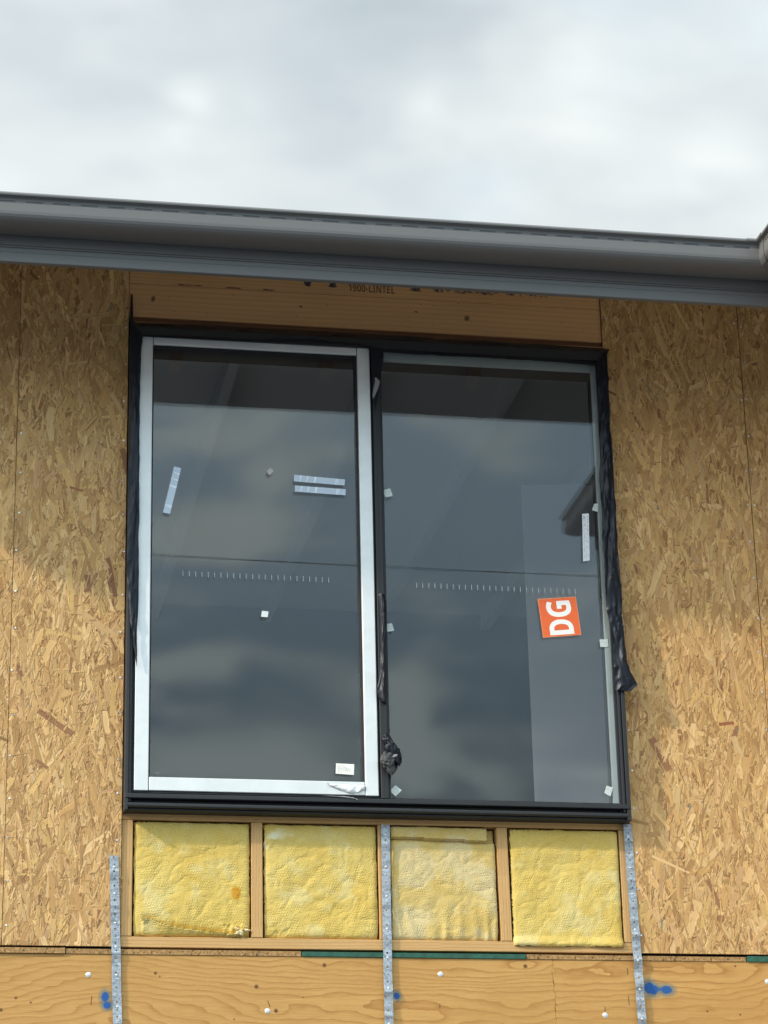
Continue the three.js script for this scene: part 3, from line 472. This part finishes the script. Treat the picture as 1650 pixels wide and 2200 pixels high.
  const ring = (x0, x1, y0, y1, w, z0, z1) => [bx(x0, x0 + w, y0, y1, z0, z1, 0.0008), bx(x1 - w, x1, y0, y1, z0, z1, 0.0008), bx(x0 + w, x1 - w, y0, y0 + w, z0, z1, 0.0008), bx(x0 + w, x1 - w, y1 - w, y1, z0, z1, 0.0008)];
  const pane = (x0, x1, y0, y1, z, tilt, bow, seed) => {
    const g = new THREE.PlaneGeometry(x1 - x0, y1 - y0, 24, 36), p = g.attributes.position;
    for (let i = 0; i < p.count; i++) { const u = p.getX(i) / (x1 - x0), v = p.getY(i) / (y1 - y0); p.setZ(i, bow * Math.cos(u * Math.PI) * Math.cos(v * Math.PI) + tilt * p.getX(i)); }
    g.computeVertexNormals(); g.translate((x0 + x1) / 2, (y0 + y1) / 2, z); return g;
  };
  part('glass_pane', pane(0.062, 0.824, 3.813, 5.456, 0.034, 0, 0.0006, 1), M.glass, sash); part('glass_pane', pane(0.062, 0.824, 3.813, 5.456, 0.018, 0.002, -0.0008, 2), M.glass, sash);
  part('spacer_bar', merge(ring(0.050, 0.834, 3.803, 5.466, 0.012, 0.0185, 0.0335)), M.groove, sash);
  // fixed light
  part('glass_pane', pane(0.92, 1.763, 3.757, 5.489, 0.040, 0, 0.0006, 3), M.glass, win); part('glass_pane', pane(0.92, 1.763, 3.757, 5.489, 0.024, 0.002, -0.0008, 4), M.glass, win);
  part('spacer_bar', merge([bx(1.7405, 1.7605, 3.757, 5.489, 0.0245, 0.0393, 0.0008), bx(0.9325, 1.740, 5.4535, 5.489, 0.0245, 0.0393, 0.0008)]), M.spacer, win, 'pale green grey spacer strip inside the right pane');
  part('gasket', merge([bx(0.924, 1.762, 3.7495, 3.7568, -0.02, 0.043, 0.001)]), M.groove, win);
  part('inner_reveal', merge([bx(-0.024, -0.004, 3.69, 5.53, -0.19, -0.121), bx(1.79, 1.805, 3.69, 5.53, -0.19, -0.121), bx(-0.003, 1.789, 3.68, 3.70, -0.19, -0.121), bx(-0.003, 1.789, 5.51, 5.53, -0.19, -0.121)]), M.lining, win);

  // stickers, tape and pads on the glass
  const quad = (P, z, th = 0.0006) => {                   // four pixel corners (top left, top right, bottom right, bottom left)
    const q = P.map((a) => at(a[0], a[1], z)), w = q.map((v) => v.clone().setZ(z - th)), pos = [], uv = [], t = [[0, 1], [1, 1], [1, 0], [0, 0]];
    const f = (A, a, b, c, d) => { for (const k of [a, d, c, a, c, b]) { pos.push(A[k].x, A[k].y, A[k].z); uv.push(...t[k]); } };
    f(q, 0, 1, 2, 3); f(w, 1, 0, 3, 2); for (let i = 0; i < 4; i++) { const j = (i + 1) % 4; for (const v of [q[i], w[i], w[j], q[i], w[j], q[j]]) { pos.push(v.x, v.y, v.z); uv.push(0.02, 0.02); } }
    return tris(pos, uv);
  };
  const ZL = 0.0352, ZR = 0.0412;
  { // orange sticker, white letters lying on their side
    const [c, g] = canvas(512, 512); g.fillStyle = '#e8672e'; g.fillRect(0, 0, 512, 512); g.strokeStyle = '#f0a06c'; g.lineWidth = 8; g.strokeRect(2, 2, 508, 508);
    const r = rng(5); for (let i = 0; i < 500; i++) { g.fillStyle = `rgba(${215 + r() * 40 | 0},${80 + r() * 40 | 0},${30 + r() * 30 | 0},0.14)`; g.beginPath(); g.ellipse(r() * 512, r() * 512, 8 + r() * 30, 4 + r() * 14, r() * 3, 0, 7); g.fill(); }
    g.save(); g.translate(256, 268); g.rotate(-Math.PI / 2); g.fillStyle = '#f4efe6'; g.strokeStyle = '#f4efe6'; g.font = 'bold 440px sans-serif'; g.textAlign = 'center'; g.textBaseline = 'middle'; g.scale(0.80, 1.0); g.lineWidth = 8; g.fillText('DG', 0, 12); g.strokeText('DG', 0, 12); g.restore();
    part('sticker', quad([[1155, 1287], [1237, 1282], [1249, 1364], [1167, 1370]], ZR), std({ map: ctex(c), roughness: 0.55 }), win, 'square orange sticker with white letters DG turned on their side');
  }
  const paper = (w, h, fn, base = '#e9e9e6') => { const [c, g] = canvas(w, h); g.fillStyle = base; g.fillRect(0, 0, w, h); fn(g, w, h); return std({ map: ctex(c), roughness: 0.6 }); };
  M.label1 = paper(256, 176, (g, w, h) => { const r = rng(9); g.fillStyle = 'rgba(120,116,104,0.75)'; for (let k = 0; k < 7; k++) { let x = 30; const y = 34 + k * 18; const end = [120, 150, 190, 214, 200, 190, 90][k]; while (x < end) { const l = 4 + r() * 18; g.fillRect(x, y + (r() - 0.5) * 3, l, 5 + r() * 4); x += l + 4 + r() * 6; } } }, '#f3f0e2');
  part('sticker', quad([[722, 1640], [761, 1642], [760, 1665], [721, 1662]], ZL), M.label1, win, 'small white printed label near the bottom of the left pane');
  M.label2 = paper(96, 640, (g, w, h) => { const r = rng(19); g.fillStyle = 'rgba(90,92,100,0.7)'; for (let y = 20; y < h - 18; y += 6 + r() * 5) { for (let k = 0; k < 3; k++) if (r() < 0.72) g.fillRect(14 + k * 26 + r() * 4, y, 8 + r() * 10, 2 + r() * 3); } for (let y = 20; y < 80; y += 5) g.fillRect(16, y, 22, 2.2); });
  part('sticker', quad([[1251, 1104], [1265, 1103], [1267, 1204], [1253, 1206]], ZR), M.label2, win, 'narrow upright printed label at the right side of the right pane');
  const tape = paper(512, 72, (g, w, h) => { const r = rng(3); for (const x of [60, 130, 205, 212, 420, 440]) { g.fillStyle = 'rgba(250,252,255,0.75)'; g.beginPath(); g.moveTo(x, 0); g.lineTo(x + 8 + r() * 16, 0); g.lineTo(x + r() * 12, h); g.lineTo(x - 3, h); g.fill(); } for (let i = 0; i < 60; i++) { g.fillStyle = 'rgba(170,184,200,0.18)'; g.fillRect(r() * w, r() * h, 30 * r(), 4); } }, '#c9d4de');
  part('tape_strip', quad([[632, 1020], [741, 1030], [740, 1043], [631, 1034]], ZL), tape, win); part('tape_strip', quad([[634, 1043], [743, 1051], [742, 1064], [633, 1056]], ZL), tape, win);
  part('tape_strip', quad([[389, 1006], [365, 1104], [350, 1101], [374, 1002]], ZL), tape, win, 'tilted tape strip on the left side of the left pane');
  M.pad = std({ map: dtex(64, 64, (i, j) => { const k = 0.9 + 0.16 * vn(i / 5, j / 5, 3) - (Math.abs(Math.hypot(i - 32, j - 32) - 16) < 2 ? 0.10 : 0); return [206 * k, 212 * k, 204 * k]; }), roughness: 0.7 });
  M.cork = std({ color: lin(0.52, 0.49, 0.44), roughness: 0.9 });
  const pads = [[[581, 1005], [588, 1012], [579, 1021], [572, 1013], ZL, 1], [[563, 1312], [577, 1314], [575, 1326], [561, 1325], ZL, 2], [[822, 1053], [838, 1049], [844, 1065], [828, 1069], ZR, 0], [[829, 1341], [842, 1339], [847, 1355], [829, 1358], ZR, 0], [[850, 1687], [863, 1698], [850, 1711], [837, 1699], ZR, 0], [[1303, 1688], [1317, 1692], [1312, 1711], [1298, 1704], ZR, 0], [[1288, 1374], [1306, 1373], [1307, 1390], [1290, 1390], ZR, 0], [[1277, 1082], [1285, 1082], [1285, 1100], [1272, 1096], ZR, 0]];
  for (const [a, b, c, d, z, k] of pads) part('glazing_pad', quad([a, b, c, d], k ? z + 0.0025 : z, k ? 0.003 : 0.0006), k === 1 ? M.cork : k === 2 ? M.coat : M.pad, win);
  const dash = (x0, y0, x1, y1, n, z) => { const l = []; for (let i = 0; i < n; i++) { const p = at(lerp(x0, x1, i / (n - 1)), lerp(y0, y1, i / (n - 1)), z), g = new THREE.BoxGeometry(0.0028, 0.0195, 0.0005); g.translate(p.x, p.y, z); l.push(g); } return merge(l); };
  M.dash = std({ color: lin(0.34, 0.37, 0.37), roughness: 0.6 });
  part('dash_marks', dash(393, 1232, 706, 1246, 24, ZL), M.dash, win, 'row of short white dashes across the left pane', 'stuff'); part('dash_marks', dash(895, 1257, 1236, 1271, 27, ZR), M.dash, win, 'row of short pale dashes across the right pane', 'stuff');
  { const p = at(338, 1661, ZL), l = []; for (const s of [-1, 1]) { const g = new THREE.BoxGeometry(0.0022, 0.013, 0.0005); g.rotateZ(-s * 0.45); g.translate(p.x + s * 0.0035, p.y, ZL); l.push(g); } const g = new THREE.BoxGeometry(0.008, 0.002, 0.0005); g.translate(p.x, p.y - 0.005, ZL); l.push(g); part('glass_stamp', merge(l), M.dash, win); }
}

/* ------------------------------------------------------------ black film left on the frame */
{
  const film = (geo, label, mat = M.film) => single('plastic_film', geo, mat, label, 'plastic film');
  const Z = 0.068;
  film(strip(pts([[277, 685, 0.004], [292, 692, 0.004], [480, 700, 0.004], [700, 713, 0.004], [900, 724, 0.004], [1100, 736, 0.004], [1290, 747, 0.004], [1310, 750, 0.004]], 0), pts([[297, 722], [330, 724], [430, 729], [560, 735], [640, 731], [770, 741], [800, 751], [822, 757], [1000, 767], [1200, 778], [1292, 786]], Z), { n: 120, m: 12, bulge: 0.005, wr: 0.004, fu: 4, fv: 18, seed: 3 }), 'black film lying along the head of the window under the lintel');
  film(strip(pts([[278, 686], [279, 720], [279, 860], [278, 1000], [274, 1120], [271, 1200], [272, 1255], [278, 1330], [285, 1385], [293, 1430]], 0.067), pts([[308, 722], [303, 762], [301, 820], [300, 1000], [298, 1200], [296, 1320], [295, 1400], [294.5, 1432]], 0.0665), { n: 140, m: 8, bulge: 0.004, wr: 0.005, fu: 4, fv: 14, seed: 13, ragged: 0.009 }), 'black film down the left side of the window tapering to a point');
  film(strip(pts([[1283, 775], [1285, 850], [1287, 950], [1292, 1110], [1297, 1209], [1300, 1272], [1308, 1326], [1318, 1386], [1321, 1441], [1318, 1482]], 0.0675), pts([[1304, 752], [1308, 850], [1314, 950], [1319, 1050], [1325, 1141], [1335, 1277], [1341, 1386], [1347, 1425], [1369, 1472], [1352, 1487]], 0.069), { n: 160, m: 10, bulge: 0.005, wr: 0.009, fu: 4, fv: 16, seed: 23, ragged: 0.013 }), 'crinkled black film down the right side of the window flaring at its end');
  film(strip(pts([[281, 632, 0.004], [285, 634, 0.004]], 0), pts([[278, 690, 0.01], [286, 692, 0.02]], 0), { n: 6, m: 4, bulge: 0.002, wr: 0.002, seed: 6 }), 'thin black tail of film sticking up at the left end of the lintel');
  film(strip(pts([[794, 748], [797, 770], [798, 800], [801, 850], [803, 880]], Z), pts([[822, 757], [820, 790], [817, 820], [812, 850], [804, 884]], Z), { n: 30, m: 6, bulge: 0.004, wr: 0.003, fv: 10, seed: 8 }), 'black film over the top of the middle post of the window');
  film(strip(pts([[805, 812], [806, 818], [802, 836], [800, 850]], 0.074), pts([[808, 811], [817, 819], [811, 838], [802, 857]], 0.078), { n: 12, m: 4, bulge: 0.002, wr: 0.001, seed: 9 }), 'small grey torn flap of film near the top of the middle post', M.filmGrey);
  film(strip(pts([[812, 1278], [816, 1320], [817, 1400], [815, 1450], [809, 1484], [812, 1500], [818, 1508]], 0.064), pts([[825, 1277], [830, 1300], [830, 1400], [831, 1480], [831, 1500], [830, 1512]], 0.064), { n: 80, m: 10, bulge: 0.012, wr: 0.004, fu: 3, fv: 6, seed: 29, ragged: 0.002 }), 'black film curled round the middle post below half height');
  const lump = (list, seed, sx, sy, sz) => { const g0 = new THREE.IcosahedronGeometry(1, 9), p = g0.attributes.position, v = new THREE.Vector3(); for (let i = 0; i < p.count; i++) { v.fromBufferAttribute(p, i); const n = fbm3(v.x * 2.2 + 5, v.y * 2.2 + 3, v.z * 2.2, 3, seed), rd = 1 - Math.abs(2 * fbm3(v.x * 1.9 + 9, v.y * 2.6, v.z * 1.9 + 2, 2, seed + 7) - 1); const k = 0.62 + 0.55 * n + 0.42 * rd * rd - 0.2; p.setXYZ(i, v.x * k * sx, v.y * k * sy, v.z * k * sz); } g0.deleteAttribute('uv'); g0.deleteAttribute('normal'); const g = mergeVertices(g0, 1e-6); g.setAttribute('uv', new THREE.BufferAttribute(new Float32Array(g.attributes.position.count * 2).map((_, i) => g.attributes.position.array[(i >> 1) * 3 + (i & 1)]), 2)); g.computeVertexNormals(); return g; };
  const cr = thing('crumpled_film', 'crumpled bunch of black and grey film hanging low on the middle post', 'plastic film', at(838, 1650, 0.07).toArray());
  const lp = (px, py, z, seed, sx, sy, sz, rot, mat, name) => { const g = lump(0, seed, sx, sy, sz); g.rotateZ(rot); const p = at(px, py, z); g.translate(p.x, p.y, p.z); part(name, g, mat, cr); };
  lp(833, 1591, 0.070, 3, 0.016, 0.026, 0.014, 0.3, M.film, 'dark_fold'); lp(845, 1616, 0.074, 8, 0.024, 0.05, 0.016, 0.38, M.film, 'dark_fold'); lp(834, 1634, 0.080, 12, 0.024, 0.030, 0.014, 0.1, M.filmDull, 'grey_fold'); lp(840, 1652, 0.076, 18, 0.017, 0.019, 0.010, 0.5, M.filmDull, 'grey_fold'); lp(849, 1624, 0.089, 22, 0.010, 0.005, 0.004, 0.4, M.filmGrey, 'pale_fold');
}

/* ------------------------------------------------------------ insulation between the studs */
{
  const dimple = dtex(256, 256, (i, j) => { const u = i / 256 * 16 + 1.5 * (fbm(i / 40, j / 40, 3, 15) - 0.5), v = j / 256 * 16 + 1.8 * (fbm(i / 44, j / 44, 3, 19) - 0.5), row = Math.floor(v), a = Math.abs(Math.sin(Math.PI * (u + (row & 1) * 0.5))) * Math.abs(Math.sin(Math.PI * v)), n = fbm(i / 9, j / 9, 3, 5), k = 60 + 150 * a * sstep(0.15, 0.75, fbm(i / 34, j / 34, 3, 3)) + 110 * (n - 0.5); return [k, k, k]; }, false); dimple.repeat.set(8.5, 8.5);
  const names = ['yellow insulation batt in the left bay with a torn lower edge and an orange spot', 'yellow insulation batt in the second bay with a pale creased top left corner', 'paler insulation batt in the third bay with a folded strip along its top', 'bright yellow insulation batt in the right bay spilling over the bottom plate'];
  const bays = [[0.0135, 0.4275, 3.2645, 3.6735], [0.4695, 0.8805, 3.2640, 3.6735], [0.922, 1.3125, 3.262, 3.6735], [1.357, 1.7655, 3.243, 3.6735]];
  const ripple = (x, y, s, dim) => 0.008 * (fbm(x * 8, y * 8, 2, s) - 0.5) + 0.0042 * (fbm(x * 38, y * 38, 4, s + 4) - 0.5) - 0.0022 * Math.pow(1 - Math.abs(2 * fbm(x * 11 + fbm(x * 8, y * 8, 2, s + 9) * 1.2, y * 14, 3, s + 6) - 1), 9);
  bays.forEach(([x0, x1, y0, y1], k) => {
    const s = 100 + k * 31, N = 110, w = x1 - x0, h = y1 - y0;
        const st = at(508, 1918, -0.01);
    const tear = (x) => 3.318 - 0.03 * (x - 0.0) / 0.41 * 1.6 + 0.016 * Math.exp(-Math.pow((x - 0.075) / 0.03, 2)) + 0.006 * (fbm(x * 40, 2, 3, 4) - 0.5);   // ragged tear in the first batt
    const z = (x, y) => {
      let v = -0.012 + ripple(x, y, s);
      const ex = Math.min(x - x0, x1 - x), ey = Math.min(y - y0, y1 - y); v -= 0.018 * Math.exp(-ex / 0.006) + 0.014 * Math.exp(-ey / 0.007);
      if (k === 0) { const dy = y - tear(x); if (x > 0.05) v += dy < 0 ? 0.013 * Math.exp(dy / 0.02) : -0.015 * Math.exp(-dy / 0.010); v += x > 0.33 && y < 3.31 ? 0.02 * (fbm(x * 60, y * 60, 3, 3) - 0.45) : 0; }
      if (k === 1) { const t = fbm(x * 14, y * 20, 3, 8); v += 0.012 * Math.exp(-(Math.pow((x - 0.50) / 0.05, 2) + Math.pow((y - 3.61) / 0.035, 2))) * (t - 0.3) * 2; if (y < 3.30 && x < 0.56) v += 0.012 * (fbm(x * 50, y * 50, 3, 3) - 0.5); }
      if (k === 2) { const q = 3.628 - 0.01 * (x - 0.92) / 0.4; if (y > q && x < 1.279) v += 0.010; else if (y > q) v -= 0.020; else v -= 0.010 * Math.exp((y - q) / 0.01); v += 0.006 * Math.max(0, 1 - (y - y0) / 0.16) * (Math.pow(Math.abs(Math.sin(x * 62 + 4 * fbm(x * 9, y * 5, 2, 3))), 3) - 0.4); }
      if (k === 3) { v += 0.006 + (y < 3.29 ? 0.012 * sstep(3.29, 3.25, y) : 0); }
      return v;
    };
    const pos = [], uv = [], uv2 = []; const P = (i, j) => {
      const u = i / N, v = j / N; let x = x0 + u * w, y = y0 + v * h; const e = 0.011;
      if (j === 0) y += 0.016 * (fbm(x * 30, k, 4, s) - 0.5) + (k === 3 ? 0.004 : 0); if (j === N) y -= 0.012 * fbm(x * 22, k, 4, s + 2); if (i === 0) x += e * fbm(y * 30, 1, 3, s); if (i === N) x -= e * fbm(y * 30, 2, 3, s);
      return [x, y, z(x, y), u, v];
    };
    const grid = []; for (let j = 0; j <= N; j++) for (let i = 0; i <= N; i++) grid.push(P(i, j));
    for (const q of grid) { pos.push(q[0], q[1], q[2]); uv.push(q[3], q[4]); }
    const idx = []; for (let j = 0; j < N; j++) for (let i = 0; i < N; i++) { const a = j * (N + 1) + i; idx.push(a, a + 1, a + N + 2, a, a + N + 2, a + N + 1); }
    // back and sides so that the batt is a solid slab
    const rim = []; for (let i = 0; i <= N; i++) rim.push(i); for (let j = 1; j <= N; j++) rim.push(j * (N + 1) + N); for (let i = N - 1; i >= 0; i--) rim.push(N * (N + 1) + i); for (let j = N - 1; j > 0; j--) rim.push(j * (N + 1));
    const b0 = pos.length / 3; for (const q of rim) { const g = grid[q]; pos.push(g[0], g[1], -0.09); uv.push(g[3], g[4]); }
    for (let i = 0; i < rim.length; i++) { const j = (i + 1) % rim.length; idx.push(rim[i], b0 + i, b0 + j, rim[i], b0 + j, rim[j]); }
    for (let i = 1; i < rim.length - 1; i++) idx.push(b0, b0 + i + 1, b0 + i);
    const g = new THREE.BufferGeometry(); g.setAttribute('position', new THREE.Float32BufferAttribute(pos, 3)); g.setAttribute('uv', new THREE.Float32BufferAttribute(uv, 2)); g.setIndex(idx); g.computeVertexNormals();
    const tex = dtex(512, 512, (i, j) => {
      const x = x0 + i / 512 * w, y = y0 + j / 512 * h;
      const a = fbm(x * 9, y * 9, 4, s + 40), b = fbm(x * 30, y * 30, 3, s + 50), pale = sstep(0.50, 0.72, fbm(x * 12 + 3, y * 12, 4, s + 60) * 0.7 + b * 0.3 + (k === 2 ? 0.10 : 0)), f = vn(i / 1.6, j / 1.6, 9);
      let c = [lerp(226, 216, a), lerp(200, 178, a), lerp(118, 82, a)]; c = [lerp(c[0], 228, pale * 0.55), lerp(c[1], 211, pale * 0.55), lerp(c[2], 152, pale * 0.55)]; c = c.map((v) => v * 0.955); if (k === 2) c = [c[0] * 0.97, c[1] * 0.97, c[2] * 1.08];
      const fleck = 1 + 0.10 * (f - 0.5); c = c.map((v) => v * fleck);
      if (k === 0) { const dd = Math.hypot((x - st.x) / 0.019, (y - st.y) / 0.026) + 0.4 * (b - 0.5), q = sstep(1.1, 0.6, dd) * (0.65 + 0.5 * f); c = [lerp(c[0], 204, q), lerp(c[1], 142, q), lerp(c[2], 34, q)]; }
      if (k === 1) { const q = 0.8 * Math.exp(-(Math.pow((x - 0.50 - (y - 3.61) * 0.9 + 0.06 * (b - 0.5)) / 0.026, 2) + Math.pow((y - 3.61) / 0.04, 2))) * sstep(0.35, 0.6, b) + 0.45 * Math.exp(-(Math.pow((x - 0.56) / 0.06, 2) + Math.pow((y - 3.625) / 0.018, 2))) * sstep(0.35, 0.65, b); c = [lerp(c[0], 236, q), lerp(c[1], 228, q), lerp(c[2], 194, q)]; }
      return c;
    });
    const m = std({ map: tex, bumpMap: dimple.clone(), bumpScale: 0.0019, roughness: 0.95 }); m.bumpMap.repeat.set(w / 0.14, h / 0.14); m.bumpMap.needsUpdate = true;
    const B = single('insulation_batt', g, m, names[k], 'insulation batt', 'insulation batts under the window');
    if (k === 0) { // torn tufts at the lower right corner
      const l = [], r = rng(12); for (let i = 0; i < 7; i++) { const t = new THREE.IcosahedronGeometry(1, 4), q = t.attributes.position, v = new THREE.Vector3(); for (let n = 0; n < q.count; n++) { v.fromBufferAttribute(q, n); const f = 0.7 + 0.7 * (fbm3(v.x * 2 + i, v.y * 2, v.z * 2, 3, 5) - 0.3); q.setXYZ(n, v.x * f * (0.008 + 0.006 * r()), v.y * f * 0.005, v.z * f * 0.006); } t.rotateZ((r() - 0.5) * 1.6); t.translate(0.37 + 0.05 * r(), 3.272 + 0.03 * r(), -0.006); t.computeVertexNormals(); l.push(t); }
      part('torn_tuft', merge(l), std({ color: lin(0.84, 0.72, 0.42), roughness: 1 }), B);
    }
  });
}

/* ------------------------------------------------------------ punched metal straps */
{
  const straps = [[[[235, 1838], [254, 1837]], [[243, 2200], [262, 2200]], 'galvanised punched strap at the left, starting lower than the others', 1], [[[819, 1772], [837, 1772]], [[826, 2200], [845, 2200]], 'galvanised punched strap down the middle of the wall under the window', 2], [[[1340, 1771], [1356, 1770]], [[1371, 2200], [1389, 2200]], 'galvanised punched strap at the right end of the window', 3]];
  for (const [[a, b], [c, d], label, k] of straps) {
    const T0 = at((a[0] + b[0]) / 2, a[1], 0.004), B0 = at((c[0] + d[0]) / 2, c[1], 0.004), dir = B0.clone().sub(T0).normalize(); const T = T0, len = 0.98 + (T.y - 3.67), r = rng(50 + k), W = 0.0308;
    const kinks = []; for (let y = 0.05 + r() * 0.1; y < len; y += y < 0.4 ? 0.10 + r() * 0.14 : 0.045 + r() * 0.05) kinks.push([y, 0.002 + r() * (y < 0.4 ? 0.003 : 0.008), 0.009 + r() * 0.010]);
    const zf = (s) => { let z = 0.0025 + 0.0015 * Math.sin(s * 9 + k); for (const q of kinks) z += q[1] * Math.exp(-Math.pow((s - q[0]) / q[2], 2)); const y = T.y + dir.y * s; if (y < 3.2) z -= 0.001; return z; };
    const S = thing('metal_strap', label, 'metal strap', [T.x, T.y - len, 0.004], 'galvanised straps fixed to the wall');
    const list = [], pitch = 0.0125, n = Math.floor(len / pitch);
    for (let i = 0; i < n; i++) {
      const sh = new THREE.Shape(); const h = pitch; sh.moveTo(-W / 2, 0); sh.lineTo(W / 2, 0); sh.lineTo(W / 2, -h); sh.lineTo(-W / 2, -h); sh.closePath();
      const hole = (x, y, q) => { const p = new THREE.Path(); p.absarc(x, y, q, 0, Math.PI * 2, true); sh.holes.push(p); };
      if (i % 2 === 0) hole((i % 4 === 0 ? -0.001 : 0.001), -h / 2, i % 4 === 0 ? 0.0036 : 0.0026); else { hole(0.0098, -h / 2, 0.0014); hole(-0.0098, -h / 2, 0.0014); }
      const g = new THREE.ExtrudeGeometry(sh, { depth: 0.001, bevelEnabled: false, curveSegments: 5 }), p = g.attributes.position;
      for (let q = 0; q < p.count; q++) { const x = p.getX(q), s = i * pitch - p.getY(q), dx = 0.0012 * (vn(s * 14, 3, 60 + k) - 0.5), dish = (vn(x * 60 + 3, s * 70, 70 + k) - 0.5) * 0.0014; p.setXYZ(q, T.x + dir.x * s + x + dx, T.y + dir.y * s, p.getZ(q) + zf(s) + dish); }
      g.clearGroups(); g.computeVertexNormals(); list.push(muv(g));
    }
    part('strap_band', merge(list), M.zinc, S);
    for (let i = 0; i < 9; i++) { const s = 0.03 + i * len / 9 + 0.02 * r(), g = new THREE.SphereGeometry(0.0042, 8, 5, 0, 7, 0, Math.PI / 2); g.rotateX(Math.PI / 2); g.scale(1, 1, 0.5); g.translate(T.x + dir.x * s, T.y + dir.y * s, zf(s) + 0.001); part('nail_head', g, M.nail, S); }
  }
}

/* ------------------------------------------------------------ inside the room, and the street side that the glass mirrors */
{
  const a = at(1120, 1043, -2.04), b = at(1300, 1050, -1.96);
  const slab = (A, B, top, off, th) => { const d = B.clone().sub(A).setY(0), L = d.length(), g = new RoundedBoxGeometry(L, top - 3.17, th, 1, 0.002); g.clearGroups(); g.rotateY(-Math.atan2(d.z, d.x)); const n = new THREE.Vector3(-d.z, 0, d.x).normalize(); g.translate((A.x + B.x) / 2 + n.x * off, (top + 3.17) / 2, (A.z + B.z) / 2 + n.z * off); return g; };
  single('plasterboard_panel', slab(a, b, a.y, 0, 0.013), M.plaster, 'pale upright board standing inside the room behind the right pane', 'board');
}
{
  const zc = 20.5, A = at(330, 1191, 0.074 - zc), B = at(1000, 1226, 0.074 - zc), P = [];
  for (let i = 0; i <= 60; i++) { const x = -34 + i / 60 * 82, t = (x - A.x) / (B.x - A.x); P.push(new THREE.Vector3(x, lerp(A.y, B.y, t) + 0.0016 * (x - A.x) * (x - B.x), zc)); }
  single('power_cable', new THREE.TubeGeometry(new THREE.CatmullRomCurve3(P), 120, 0.0058, 6), std({ color: lin(0.3, 0.3, 0.3), roughness: 0.8 }), 'thin dark overhead cable mirrored across both panes', 'cable');
}
renderer.render(scene, camera);
